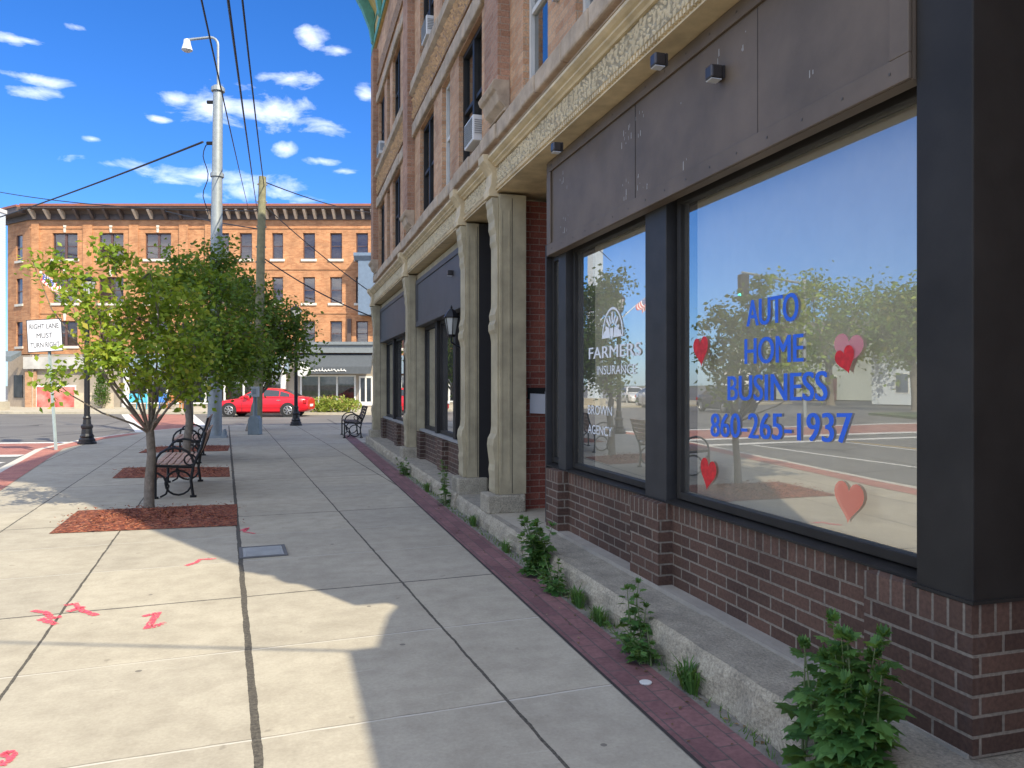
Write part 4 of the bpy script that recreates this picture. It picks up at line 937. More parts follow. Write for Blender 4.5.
# ------------------------------------------------------------ trees and plants
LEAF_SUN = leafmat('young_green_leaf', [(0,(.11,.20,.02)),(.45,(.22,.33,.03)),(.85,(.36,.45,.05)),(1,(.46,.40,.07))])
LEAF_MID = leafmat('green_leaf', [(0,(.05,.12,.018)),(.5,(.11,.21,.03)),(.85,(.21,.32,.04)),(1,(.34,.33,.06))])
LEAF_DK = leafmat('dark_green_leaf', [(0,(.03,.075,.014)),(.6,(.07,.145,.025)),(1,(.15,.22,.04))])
BARK = mat('grey_brown_bark', (.17,.145,.115), .9, vary=.3, vscale=18, bump=.7, bscale=40)
def leaves_mesh(name, P, size, m, parent, rs, droop=.35, aspect=.30):
    n = len(P); P = np.array(P)
    d = rs.normal(size=(n,3)); d[:,2] = d[:,2]*.6-droop; d /= np.linalg.norm(d,axis=1)[:,None]
    a = rs.normal(size=(n,3)); s = np.cross(d,a); s /= np.linalg.norm(s,axis=1)[:,None]; nn = np.cross(d,s)
    L = (size*(.6+.7*rs.random(n)))[:,None]
    v = np.empty((n,4,3)); v[:,0] = P; v[:,1] = P+d*L*.45+s*L*aspect+nn*L*.10; v[:,2] = P+d*L; v[:,3] = P+d*L*.45-s*L*aspect+nn*L*.10
    me = bpy.data.meshes.new(name); me.vertices.add(n*4); me.vertices.foreach_set('co', v.reshape(-1))
    idx = (np.arange(n)*4)[:,None]+np.array([0,1,2,0,2,3]); me.loops.add(n*6); me.loops.foreach_set('vertex_index', idx.reshape(-1).astype('i'))
    me.polygons.add(n*2); me.polygons.foreach_set('loop_start', (np.arange(n*2)*3).astype('i')); me.polygons.foreach_set('loop_total', np.full(n*2,3,'i'))
    me.update(); me.materials.append(m); o = bpy.data.objects.new(name, me); C.objects.link(o); o.parent = parent; return o
def tree(base, fork, blobs, r0, nclus, nleaf, size, m, label, seed, name='street_tree', cat='tree', group=None, crad=.17, limbs=True, shell=.35):
    """blobs: world centres (x,y,z,r)"""
    rs = np.random.RandomState(seed); e = empty(name, (base[0], base[1], base[2] if len(base)>2 else 0), 0, label, cat, group); B = np.array(e.location)
    tk = MB(); bl = [(np.array(b[:3])-B, b[3]) for b in blobs]
    f = np.array((fork[0]-B[0], fork[1]-B[1], fork[2]-B[2]))
    pts = [np.array((0,0,-.05)), np.array((0,0,.06)), f*.35+np.array((rs.normal()*.02, rs.normal()*.02, 0)), f*.7+np.array((rs.normal()*.02,0,0)), f]
    tk.tube(pts, [r0*1.5, r0*1.12, r0, r0*.92, r0*.85], 10)
    P = []; tot = sum(r**2 for _, r in bl)
    for c, r in bl:
        mid = f+(c-f)*.5+np.array((rs.normal()*.08, rs.normal()*.08, -.06*np.linalg.norm(c-f)))
        q = [f+np.array((0,0,-.03)), f+(mid-f)*.5+rs.normal(size=3)*.02, mid, mid+(c-mid)*.6+rs.normal(size=3)*.04, c]
        rr0 = r0*.46*(.6+.5*min(1, r)); tk.tube(q, [rr0, rr0*.8, rr0*.6, rr0*.4, rr0*.2], 6)
        k = max(3, int(nclus*r**2/tot))
        for _ in range(k):
            d = rs.normal(size=3); d /= np.linalg.norm(d); p = c+d*r*(shell+(1.05-shell)*rs.random()**.6)*np.array((1,1,.85))
            s = q[rs.randint(1,5)]; s = s if np.linalg.norm(s-p) < r*1.6 else c
            mm = (s+p)/2+rs.normal(size=3)*.05*r
            tk.tube([s, mm, p], [rr0*.22, rr0*.15, rr0*.06], 4, cap=False)
            cr = crad*(.6+.8*rs.random()); nl = max(3, int(nleaf/nclus*(.5+rs.random())))
            t_ = rs.random(nl)[:,None]; line = mm+(p-mm)*t_
            P += list(line+rs.normal(size=(nl,3))*cr*.55)
    tk.build('trunk', BARK, e, smooth=True)
    leaves_mesh('crown', P, size, m, e, rs); return e
def B_(px, py, d, r): v = pd(px, py, d); return (v.x, v.y, v.z, r)
t1 = gr(149, 509)
tree((t1.x,t1.y), tuple(pd(150,430,9.2)), [B_(50,262,8.70,.20),B_(75,285,8.60,.28),B_(112,258,8.90,.26),B_(150,272,8.70,.28),B_(98,312,8.50,.36),B_(140,318,9.00,.42),B_(178,305,9.20,.34),B_(98,355,8.40,.30),B_(125,355,8.60,.40),B_(168,358,8.90,.40),B_(52,378,8.40,.20),B_(196,345,9.20,.28),B_(190,385,9.00,.22),B_(33,262,8.60,.10)],
     .054, 240, 4500, .080, LEAF_SUN, 'nearest young tree with bright yellow green leaves in the red mulch bed', 21, group='young street trees along the pavement', crad=.12, shell=.5)
t2 = gr(186, 466)
tree((t2.x,t2.y), tuple(pd(187,400,13.9)), [B_(182,270,14.2,.5),B_(215,290,14,.6),B_(235,335,13.8,.6),B_(200,335,14.2,.65),B_(225,364,13.8,.5),B_(185,375,14,.45)],
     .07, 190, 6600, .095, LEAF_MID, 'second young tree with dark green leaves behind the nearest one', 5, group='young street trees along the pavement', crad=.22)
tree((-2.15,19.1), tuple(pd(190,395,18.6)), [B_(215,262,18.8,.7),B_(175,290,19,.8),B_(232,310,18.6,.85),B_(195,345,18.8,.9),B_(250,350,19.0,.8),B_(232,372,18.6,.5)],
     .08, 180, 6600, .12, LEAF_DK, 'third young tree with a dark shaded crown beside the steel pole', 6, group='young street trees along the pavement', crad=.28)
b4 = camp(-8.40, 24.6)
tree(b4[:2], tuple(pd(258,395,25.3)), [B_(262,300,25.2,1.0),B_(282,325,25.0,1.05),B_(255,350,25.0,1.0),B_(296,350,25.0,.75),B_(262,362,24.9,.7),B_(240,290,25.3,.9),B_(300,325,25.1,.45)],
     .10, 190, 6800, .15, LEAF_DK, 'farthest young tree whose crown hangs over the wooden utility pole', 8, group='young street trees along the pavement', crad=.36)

def lobed_leaf(b, p, d, up, L):
    """five-lobed leaf: p base, d direction, up approximate normal"""
    d = Vector(d).normalized(); s = d.cross(Vector(up)).normalized(); n = s.cross(d)
    out = [(0,0,0),(.10,.16,.02),(.05,.42,-.02),(.30,.27,.03),(.38,.50,0),(.52,.24,.02),(.72,.30,-.03),(.74,.12,0),(1.0,0,-.10)]
    pts = [p+d*x*L+s*y*L+n*z*L for x,y,z in out]; mir = [p+d*x*L-s*y*L+n*z*L for x,y,z in out]
    mid = [p+d*x*L-n*.04*L for x in (.25,.5,.75)]
    o = len(b.v); vs = [pts[0]]+pts[1:8]+[pts[8]]+mid[::-1]
    b.v += [tuple(v) for v in pts]+[tuple(v) for v in mir[1:8]]+[tuple(v) for v in mid]
    M0, M1, M2 = o+16, o+17, o+18
    for base in (1, 9):
        q = [o, o+base, o+base+1, o+base+2, o+base+3, o+base+4, o+base+5, o+base+6, o+8]
        b.f += [(q[0],q[1],M0),(q[1],q[2],q[3],M0),(q[3],q[4],q[5],M1),(M0,q[3],M1),(q[5],q[6],q[7],M2),(M1,q[5],M2),(q[7],q[8],M2)]
WEED = leafmat('weed_leaf', [(0,(.035,.10,.025)),(.6,(.06,.16,.04)),(1,(.12,.24,.06))], .35)
STEMM = mat('weed_stem', (.12,.16,.06), .7)
def weed(x, y, h, nst, spread, L, label, seed, per=13, z0=0, simple=False):
    r = random.Random(seed); e = empty('weed', (x,y,z0), 0, label, 'weed', 'weeds growing in the crack below the stone ledge')
    st = MB(); lf = MB()
    for i in range(nst):
        a = r.uniform(0, 6.28); sp = spread*r.uniform(.15, 1); hh = h*r.uniform(.55, 1) if i else h
        tip = Vector((math.cos(a)*sp*.7-.3*spread*.3, math.sin(a)*sp, hh)); base = Vector((r.uniform(-.03,.03), r.uniform(-.06,.06), 0))
        mid = base.lerp(tip, .5)+Vector((0,0,.08*h)); pts = [base, base.lerp(mid,.5)+Vector((0,0,.03)), mid, mid.lerp(tip,.5), tip]
        st.tube(pts, [.006,.005,.004,.003,.002], 5)
        for k in range(per):
            t_ = (k+1+r.uniform(-.3,.3))/per; f = t_*4; i0 = min(3, int(f)); p = pts[i0].lerp(pts[i0+1], f-i0)
            for q in range(2):
                an = k*2.4+q*3.14+r.uniform(-.4,.4); el_ = r.uniform(-.5,.25)+.5*t_*(t_>.8)
                d = Vector((math.cos(an)*math.cos(el_), math.sin(an)*math.cos(el_), math.sin(el_)))
                ll = L*(1.15-.75*t_)*r.uniform(.7,1.15)
                lobed_leaf(lf, p+d*.012, d, Vector((r.uniform(-.4,.4), r.uniform(-.4,.4), 1)), ll)
        for q in range(7):
            an = r.uniform(0,6.28); d = Vector((math.cos(an)*.6, math.sin(an)*.6, .9)); lobed_leaf(lf, pts[-1], d, Vector((math.cos(an), math.sin(an), -.3)), L*.35)
    st.build('stem', STEMM, e); lf.build('foliage', WEED, e); return e
weed(1.93, 2.27, .63, 15, .17, .145, 'big leafy green weed in front of the brick corner pier', 3, 13)
weed(1.90, 2.48, .52, 3, .08, .125, 'tall thin weed left of the big leafy weed', 33, 8)
weed(1.88, 5.70, .45, 12, .22, .115, 'bushy weed beside the farther brick pier of the office front', 12, 11)
weed(1.84, 5.2, .22, 8, .20, .07, 'low spreading weed between the two bushy ones on the paver edge', 13, 8)
weed(1.88, 3.95, .36, 4, .16, .10, 'slim weed against the middle brick pier', 14, 7)
weed(1.84, 3.75, .20, 9, .26, .065, 'low trailing weed on the pavers under the middle pier', 15, 9)
weed(1.86, 9.3, .55, 5, .10, .08, 'weed growing before the doorway pilaster', 16, 9)
weed(1.86, 12.6, .28, 7, .22, .08, 'low weed tuft by the ledge of the middle shop', 17, 8)
weed(1.88, 1.85, .25, 4, .12, .08, 'small weed at the bottom right by the ledge end', 18, 7)
def tuft(x, y, n, h, sp, label, seed):
    r = random.Random(seed); b = MB()
    for _ in range(n):
        a = r.uniform(0,6.28); q = r.uniform(0,.05); L = h*r.uniform(.5,1.1); o = Vector((x+q*math.cos(a)*.4, y+q*math.sin(a)*1.6, 0)); d = Vector((math.cos(a), math.sin(a), 0)); s_ = Vector((-d.y, d.x, 0))*.0035; f = sp*r.uniform(.3,1.2)
        p1 = o+d*f*.35+Vector((0,0,L*.7)); p2 = o+d*f+Vector((0,0,L*r.uniform(.5,1.0)))
        k = len(b.v); b.v += [tuple(o-s_), tuple(o+s_), tuple(p1+s_), tuple(p1-s_), tuple(p2)]; b.f += [(k,k+1,k+2,k+3),(k+3,k+2,k+4)]
    tag(b.build('grass_tuft', WEED), label, 'grass tuft', 'grass tufts along the stone ledge', 'stuff' if 0 else None)
tuft(1.88, 3.35, 130, .17, .10, 'grass tuft nearest the small pale cap on the pavers', 71)
tuft(1.87, 4.45, 90, .12, .08, 'grass tuft below the near side of the middle brick pier', 72)
tuft(1.88, 4.85, 120, .15, .09, 'grass tuft between the middle pier and the low spreading weed', 73)
tuft(1.87, 6.6, 80, .12, .07, 'grass tuft just beyond the bushy weed at the farther pier', 74)
tuft(1.88, 7.9, 90, .14, .08, 'grass tuft by the plinth of the nearest taupe column', 75)
tuft(1.87, 10.6, 90, .15, .08, 'grass tuft before the middle shop front', 76)
# thin grass and litter in the crack
gr_ = random.Random(9); b = MB()
for _ in range(900):
    Y = gr_.uniform(1.5, 13)**1; X = gr_.uniform(1.85,1.94); h = gr_.uniform(.015,.06); a = gr_.uniform(0,6.28); w_ = .004
    b.add([(X-w_*math.cos(a),Y-w_*math.sin(a),0),(X+w_*math.cos(a),Y+w_*math.sin(a),0),(X+gr_.uniform(-.03,.03),Y+gr_.uniform(-.03,.03),h)],[(0,1,2)])
tag(b.build('crack_grass', WEED), 'thin grass blades in the dirty crack along the ledge', 'grass', kind='stuff')
LITTER = leafmat('dead_leaf', [(0,(.10,.06,.03)),(.6,(.20,.13,.06)),(1,(.32,.26,.16))], .1)
b = MB()
for _ in range(260):
    Y = gr_.uniform(1.6, 14); X = gr_.choice([gr_.uniform(1.86,1.94), gr_.uniform(1.6,1.94)]); s = gr_.uniform(.006,.018); a = gr_.uniform(0,6.28); c_, s_ = math.cos(a)*s, math.sin(a)*s
    b.add([(X-c_,Y-s_,.008),(X+s_*.5,Y-c_*.5,.010+s*.3),(X+c_,Y+s_,.009),(X-s_*.5,Y+c_*.5,.012)],[(0,1,2,3)])
tag(b.build('leaf_litter', LITTER), 'dry leaf crumbs scattered along the ledge', 'leaf litter', kind='stuff')
tag(MB().lathe([(.03,0),(.032,.006),(.026,.008),(.0,.008)], (1.72,3.5,.006), 14).build('bottle_cap', mat('pale_cap', (.6,.6,.57), .5)), 'small pale round cap lying on the purple pavers', 'bottle cap')

# ------------------------------------------------------------ lamp posts, poles, sign
BKP = mat('black_lamp_paint', (.014,.014,.016), .4, .2)
def lamp_post(x, y, h, label, s=1.0):
    e = empty('lamp_post', (x,y,0), 0, label, 'lamp post', 'black globe lamp posts')
    MB().lathe([(.22,0),(.22,.05),(.19,.07),(.19,.12),(.15,.16),(.165,.20),(.13,.26),(.12,.38),(.14,.42),(.14,.46),(.10,.50),(.085,.62),(.095,.66),(.075,.70)], n=12).build('base', BKP, e)
    MB().lathe([(.07,.70),(.055,h-.62),(.055,h-.6),(.08,h-.58),(.08,h-.55),(.05,h-.52),(.06,h-.46)], n=12).build('post', BKP, e)
    MB().lathe([(.06,h-.459),(.12,h-.42),(.13,h-.36)], n=12).build('lantern_socket', BKP, e)
    l = MB().lathe([(.20,h-.04),(.21,h-.01),(.13,h+.07),(.04,h+.12),(.03,h+.18),(.0,h+.2)], n=8).build('lantern', BKP, e)
    MB().lathe([(.13,h-.36),(.19,h-.05)], n=8).build('lantern_glass', mat('lamp_diffuser', (.40,.42,.42), .25), l)
    b = MB()
    for k in range(8): a = k*math.pi/4; b.tube([(.135*math.cos(a),.135*math.sin(a),h-.36),(.2*math.cos(a),.2*math.sin(a),h-.04)], .01, 4)
    b.build('lantern_bars', BKP, l); return e
q = gr(87, 443); lp = lamp_post(q.x, q.y, 4.1, 'nearest black lamp post at the kerb left of the trees'); lpq = q
q = gr(296, 424.5); lamp_post(q.x, q.y, 4.2, 'far black lamp post by the cross street in front of the red car')
# flag staff on the lamp post
e = empty('flag', (lpq.x, lpq.y, 3.45), 0, 'small United States flag on a white staff leaning out from the near lamp post', 'flag')
tipv = Vector(camp(-1.0, -.25, 0))*1.0; tip = Vector((tipv.x, tipv.y, .78))
MB().tube([(0,0,0), tip*1.0], .016, 6).lathe([(.03,0),(.03,.05),(.0,.06)], tuple(tip), 8).build('staff', mat('white_staff', (.7,.7,.7), .4), e)
FR = mat('flag_red', (.55,.03,.04), .7); FW_ = mat('flag_white', (.72,.72,.72), .7); FB_ = mat('flag_blue', (.03,.05,.22), .7)
def flagpt(s, t_):    # s along staff from tip downwards .. 0..1 ; t along the fly
    a = tip*(.98-.42*s); w_ = -Vector(camp(-.56, 1, 0)).normalized()
    return a+w_*(.85*t_)+Vector((.05*math.sin(t_*7), -.05*math.sin(t_*7+1), -.30*t_+.04*math.sin(t_*9+s)))
fs = {0: MB(), 1: MB(), 2: MB()}
for i in range(13):
    for j in range(14):
        k = 2 if (i < 7 and j < 6) else (0 if i % 2 == 0 else 1)
        fs[k].quad(flagpt(i/13,j/14), flagpt((i+1)/13,j/14), flagpt((i+1)/13,(j+1)/14), flagpt(i/13,(j+1)/14))
fs[0].build('red_stripes', FR, e); fs[1].build('white_stripes', FW_, e); fs[2].build('canton', FB_, e)
b = MB()
for i in range(4):
    for j in range(4):
        p = flagpt((i+.8)/8.6, (j+.7)/10.5); b.lathe([(.014,-.012),(.014,.012)], tuple(p), 5)
b.build('stars', FW_, e)

# steel traffic pole with roadway lamp
q = gr(214.5, 436.5); GALV = mat('galvanised_steel', (.30,.33,.34), .5, .35, vary=.12, vscale=9); 
e = empty('steel_pole', (q.x, q.y, 0), 0, 'tall thick galvanised steel pole with a curved lamp arm at the top', 'pole')
ln_ = Vector(camp(.10,0,0)); MB().tube([(0,0,.05), ln_*.2+Vector((0,0,2.0)), ln_*.6+Vector((0,0,6)), ln_+Vector((0,0,9.85))], [.20,.18,.155,.13], 14).build('shaft', GALV, e, smooth=True)
MB().box(-.33,.33,-.33,.33,0,.05).build('base_plate', GALV, e)
for sx in (-1,1):
    for sy in (-1,1): MB().lathe([(.055,.05),(.055,.16),(.03,.17),(.03,.22),(.0,.23)], (sx*.26,sy*.26,0), 6).build('anchor_bolt', GALV, e)
ad = Vector(camp(-1,0,0)).normalized()
pts = [ln_+Vector((0,0,9.8)), ln_+Vector((0,0,11.0))]+[ln_+ad*(.22*(1-math.cos(a)))+Vector((0,0,11.0+.22*math.sin(a))) for a in (.4,.8,1.2,1.57)]+[ln_+ad*.85+Vector((0,0,11.15))]
arm = MB().tube(pts, .035, 8).build('lamp_arm', GALV, e)
MB().lathe([(.03,.20),(.09,.16),(.10,.05),(.14,-.08),(.15,-.12),(.09,-.16),(.0,-.17)], tuple(ln_+ad*.87+Vector((0,0,10.98))), 12).build('lamp_head', mat('white_lamp_head', (.6,.62,.64), .4), e)
for z_ in (7.35, 9.75): MB().lathe([(.175,-.06),(.185,-.05),(.185,.05),(.175,.06)], tuple(ln_*(z_/9.85)+Vector((0,0,z_))), 12).build('clamp', GALV, e)
for z_ in (8.25, 9.4): MB().tube([tuple(ln_*(z_/9.85)+Vector((0,0,z_))), tuple(ln_*(z_/9.85)+ad*.3+Vector((0,0,z_)))], .05, 6).build('insulator', BKP, e)
MB().tube([tuple(ad*.22+Vector((0,0,8.2)))]+[tuple(ad*(.25+.07*math.sin(k*.9))+Vector((0,.05*math.cos(k),8.2-.16*k))) for k in range(14)], .014, 5).build('hanging_cable', BKP, e)
# wooden utility pole, leaning slightly
WOOD = mat('weathered_green_wood', (.20,.19,.11), .85, vary=.25, vscale=6, bump=.6, bscale=30)
q0 = gr(257, 430.5); top = pd(262.5, 176, 24.9)
e = empty('utility_pole', (q0.x, q0.y, 0), 0, 'weathered wooden utility pole leaning slightly beyond the steel pole', 'utility pole')
tv = Vector((top.x-q0.x, top.y-q0.y, top.z)); MB().tube([(0,0,-.1), tv*.5, tv], [.155,.14,.12], 12).build('pole_shaft', WOOD, e, smooth=True)
for zf in (.97,.90,.80,.72,.66): MB().tube([tuple(tv*zf+Vector((-.16,0,0))), tuple(tv*zf+Vector((.16,0,0)))], .03, 6).build('insulator', mat('grey_insulator', (.25,.24,.23), .4), e)
utop = top
# pedestrian signal pole with grey box
q = gr(255, 433.5)
e = empty('pedestrian_signal_pole', (q.x,q.y,0), -YAW, 'short grey crossing button post with a box in front of the wooden pole', 'signal post')
PB = mat('faded_blue_grey_steel', (.20,.24,.26), .5, .3)
MB().lathe([(.07,.5),(.062,1.2),(.0,1.21)], n=10).build('post', PB, e)
MB().prism([(-.17,0),(.17,0),(.16,.45),(.10,.56),(-.10,.56),(-.16,.45)], -.15,.15,'y').build('transformer_base', PB, e, bevel=.01)
hb = MB().box(-.05,.16,-.22,-.075,1.12,1.42).build('signal_box', mat('pale_grey_box', (.36,.40,.42), .5), e, bevel=.01)
MB().box(.0,.11,-.232,-.221,1.2,1.36).build('button_plate', PB, hb)
# regulatory sign
q = gr(56, 449); st = pd(47.5, 322, 17.45)
e = empty('regulatory_sign', (q.x,q.y,0), 0, 'white road sign reading RIGHT LANE MUST TURN RIGHT on a leaning post', 'road sign')
tv = Vector((st.x-q.x, st.y-q.y, st.z))
rgt = Vector((RT[0],RT[1],0)); fw = Vector((FW[0],FW[1],0))
b = MB(); w_ = .045
for s_ in (-1,1): pass
b.tube([(0,0,0), tv*.5, tv], .038, 6).build('post', mat('pale_green_steel', (.35,.42,.42), .5, .3), e)
cc = pd(44.8, 334.5, 17.38)-Vector((q.x,q.y,0)); W2, H2 = .40, .37; tilt = .055; r_v = (rgt*math.cos(tilt)+Vector((0,0,math.sin(tilt)))); u_v = Vector((0,0,1))*math.cos(tilt)-rgt*math.sin(tilt)
def brd(b, w2, h2, o0, o1, z_=0):
    P_ = [cc+r_v*sx*w2+u_v*sy*h2 for sx,sy in ((-1,-1),(1,-1),(1,1),(-1,1))]
    return b.add([tuple(p-fw*o0) for p in P_]+[tuple(p-fw*o1) for p in P_], [(0,1,2,3),(7,6,5,4),(0,4,5,1),(1,5,6,2),(2,6,7,3),(3,7,4,0)])
SGW = mat('sign_white', (.72,.72,.74), .4, vary=.03); SGB = mat('sign_black', (.02,.02,.022), .5)
pl = brd(MB(), W2, H2, 0, .006).build('sign_plate', SGB, e); brd(MB(), W2-.018, H2-.018, .0065, .008).build('sign_face', SGW, pl)
def stext(body, cx, cy, w, h): 
    o = cc-fw*.0095+r_v*(cx-w/2)+u_v*(cy-h/2); text_mesh(body, o, r_v, u_v, w, h, .012).build('lettering', SGB, pl)
stext('RIGHT LANE', 0, .21, .66, .115); stext('MUST', -.0, .0, .36, .115); stext('TURN RIGHT', 0, -.21, .66, .115)

# ------------------------------------------------------------ benches
BIR = mat('black_wrought_iron', (.012,.012,.013), .45, .4); BWD = mat('worn_bench_slats', (.42,.27,.20), .7, vary=.25, vscale=5)
BDS = mat('dark_bench_slats', (.05,.04,.035), .6, vary=.2)
def bench(x, y, rz, L, label, slat):
    """local: seat faces -x, length along y"""
    e = empty('park_bench', (x,y,0), rz, label, 'bench', 'park benches with curled iron ends')
    for Y in (0, L):
        b = MB(); w_ = .02
        b.tube([(-.30,Y,0),(-.30,Y,.42)], w_, 6); b.tube([(.16,Y,0),(.13,Y,.22),(.16,Y,.42),(.26,Y,.66),(.31,Y,.86)], w_, 6)
        b.tube([(-.30,Y,.43),(.16,Y,.40)], w_, 6)
        arc = [(-.30+.0,Y,.42)]+[(-.07-.23*math.cos(a),Y,.46+.20*math.sin(a)) for a in [k*math.pi/8 for k in range(0,9)]]
        b.tube(arc, .017, 6)
        b.tube([(-.02+.16*math.cos(a),Y,.20+.16*math.sin(a)) for a in [k*math.pi/8 for k in range(17)]], .014, 6)
        b.tube([(-.24,Y,.02),(-.17,Y,.06),(-.14,Y,.16),(-.20,Y,.28),(-.28,Y,.34)], .014, 6)
        b.tube([(.12+.07*math.cos(a),Y,.50+.07*math.sin(a)) for a in [k*math.pi/6 for k in range(13)]], .012, 5)
        b.tube([(-.34,Y,.01),(-.26,Y,.01)], .022, 6).tube([(.12,Y,.01),(.20,Y,.01)], .022, 6)
        b.build('end_frame', BIR, e, smooth=True)
    b = MB()
    for k in range(6): b.box(-.31+k*.078,-.245+k*.078,.0,L,.445-k*.004,.463-k*.004)
    b.build('seat', slat, e, bevel=.004)
    b = MB()
    for k in range(5):
        x0 = .18+k*.030; z0 = .50+k*.078; b.prism([(x0,z0),(x0+.018,z0-.007),(x0+.043,z0+.056),(x0+.025,z0+.063)], 0, L, 'y')
    b.build('backrest', slat, e)
    b = MB()
    for k in range(1,3): b.tube([(-.30,L*k/3,.435),(.16,L*k/3,.415),(.30,L*k/3,.84)], .012, 5)
    b.build('support_bar', BIR, e); return e
q = gr(172, 497)
bench(-1.35, 10.95, .05, 1.75, 'nearest black iron bench with worn slats between the first two mulch beds', BWD)
bench(-1.75, 15.6, .05, 1.7, 'second black iron bench behind the nearest one on the left', BWD)
bench(1.83, 21.75, -.02, 1.5, 'dark park bench at the far end of the brick block', BDS)

# ------------------------------------------------------------ cars
TYRE = mat('tyre_rubber', (.02,.02,.02), .85); RIM = mat('alloy_rim', (.55,.56,.58), .3, .8); CGL = mat('car_window_glass', (.02,.025,.03), .05, spec=.8); CHR = mat('car_chrome', (.6,.6,.6), .15, .9)
RLT = mat('tail_lamp_red', (.4,.01,.01), .2); HLT = mat('head_lamp_clear', (.6,.62,.65), .1); BPL = mat('black_plastic', (.02,.02,.02), .6)
def carpaint(name, c): return mat(name, c, .28, .15, vary=.06, coat=.3)
def car(x, y, rz, paint, label, L=4.6, group=None, detail=True, z0=None, suv=False):
    """front towards -x local"""
    e = empty('parked_car', (x,y,RZ+.005 if z0 is None else z0), rz, label, 'car', group)
    s = L/4.6; H = 1.0 if not suv else 1.18
    # stations: x, half width at sill, half width at belt, z low, z mid, z deck
    st = [(-2.3,.55,.58,.38,.52,.60),(-2.22,.74,.76,.24,.50,.68),(-1.95,.84,.86,.20,.52,.76),(-1.45,.87,.89,.19,.56,.84),(-.85,.87,.89,.19,.58,.92),(-.2,.87,.89,.19,.60,.95),(.6,.87,.89,.19,.60,.96),(1.2,.87,.89,.19,.60,.97),(1.75,.85,.87,.21,.58,.97),(2.15,.80,.80,.26,.54,.94),(2.28,.66,.68,.36,.52,.86)]
    b = MB(); n = 12
    for (X,w0,w1,zl,zm,zd) in st:
        prof = [(0,zl),(w0*.8,zl),(w0,zl+.08),(w1,zm),(w1*.985,zd-.10),(w1*.90,zd-.012),(w1*.5,zd+.02),(0,zd+.03)]
        ring = [(p[0],p[1]) for p in prof]+[(-p[0],p[1]) for p in prof[-2:0:-1]]
        n = len(ring); b.v += [(X*s, r[0], r[1]*H) for r in ring]
    for i in range(len(st)-1):
        for k in range(n): b.f.append((i*n+k, i*n+(k+1)%n, (i+1)*n+(k+1)%n, (i+1)*n+k))
    b.f.append(tuple(range(n))[::-1]); b.f.append(tuple((len(st)-1)*n+k for k in range(n)))
    body = b.build('body', paint, e, smooth=True)
    # greenhouse
    gh = [(-.98,.78,.93,.93),(-.35,.74,.95,1.33),(.25,.72,.96,1.42),(.85,.72,.97,1.38),(1.35,.72,.97,1.20),(1.78,.74,.97,.985)]
    b = MB(); n = 6
    for X,w,zb,zr in gh:
        wt = w-(zr-zb)*.42; b.v += [(X*s,w+.05,zb*H),(X*s,wt+.05,zr*H-.03),(X*s,wt-.08,zr*H),(X*s,-wt+.08,zr*H),(X*s,-wt-.05,zr*H-.03),(X*s,-w-.05,zb*H)]
    for i in range(len(gh)-1):
        for k in range(n-1): b.f.append((i*n+k, i*n+k+1, (i+1)*n+k+1, (i+1)*n+k))
    rf = b.build('roof', paint, e, smooth=True)
    # side windows, windscreen, rear window: inset dark glass panels just proud of the shell
    def lerp_st(X):
        for i in range(len(gh)-1):
            if gh[i][0] <= X <= gh[i+1][0]:
                t_ = (X-gh[i][0])/(gh[i+1][0]-gh[i][0]); return [gh[i][j]*(1-t_)+gh[i+1][j]*t_ for j in range(4)]
    def sp_(X, f, sg, off=.008):
        _, w, zb, zr = lerp_st(X); wt = w-(zr-zb)*.42; return (X*s, sg*(w+.05+(wt-w)*f+off), (zb+(zr-.03-zb)*f)*H)
    for sg in (-1,1):
        for (xa,xb) in ((-.72,.12),(.18,.92),(.97,1.42)):
            g = MB(); m_ = 5; top=[]; bot=[]
            for i in range(m_+1):
                X = xa+(xb-xa)*i/m_; bot.append(sp_(X,.10,sg)); top.append(sp_(X,.86,sg))
            g.v = bot+top
            for i in range(m_): g.f.append((i,i+1,m_+2+i,m_+1+i) if sg<0 else (i+1,i,m_+1+i,m_+2+i))
            g.build('side_window', CGL, e)
    def endglass(xa, xb, nm):
        a = lerp_st(xa); c = lerp_st(xb); f = lambda st_, k: ((st_[0])*s, (st_[1]-(st_[3]-st_[2])*.42-.10)*k, st_[3]*H+.008)
        MB().quad(f(a,1), f(a,-1), f(c,-1), f(c,1)).build(nm, CGL, e)
    endglass(-.93,-.40,'windscreen'); endglass(1.0,1.34,'rear_window') ; endglass(1.36,1.72,'rear_window')
    for X in (-1.42,1.38):
        for sg in (-1,1):
            b = MB(); c0 = (X*s, sg*.80, .33)
            def ring(r, ya): return [(c0[0]+r*math.cos(k*math.pi/12), sg*ya, .33+r*math.sin(k*math.pi/12)) for k in range(24)]
            b = MB(); b.v = ring(.30,.70)+ring(.33,.72)+ring(.33,.885)+ring(.29,.905)+ring(.22,.905)
            for i in range(4):
                for k in range(24): b.f.append((i*24+k,i*24+(k+1)%24,(i+1)*24+(k+1)%24,(i+1)*24+k))
            w = b.build('wheel', TYRE, e, smooth=True)
            b = MB(); b.v = ring(.225,.895)+ring(.20,.91)+ring(.19,.885)
            for i in range(2):
                for k in range(24): b.f.append((i*24+k,i*24+(k+1)%24,(i+1)*24+(k+1)%24,(i+1)*24+k))
            for k in range(7):
                a = k*2*math.pi/7; b.tube([(c0[0]+.03*math.cos(a),sg*.905,.33+.03*math.sin(a)),(c0[0]+.2*math.cos(a),sg*.90,.33+.2*math.sin(a))], .024, 5)
            b.lathe([(0,0)],(0,0,0),3) if 0 else None
            b.build('rim', RIM, w)
            b = MB(); b.v = ring(.375,.892); b.f = [tuple(range(24))]; b.build('wheel_arch', BPL, e)
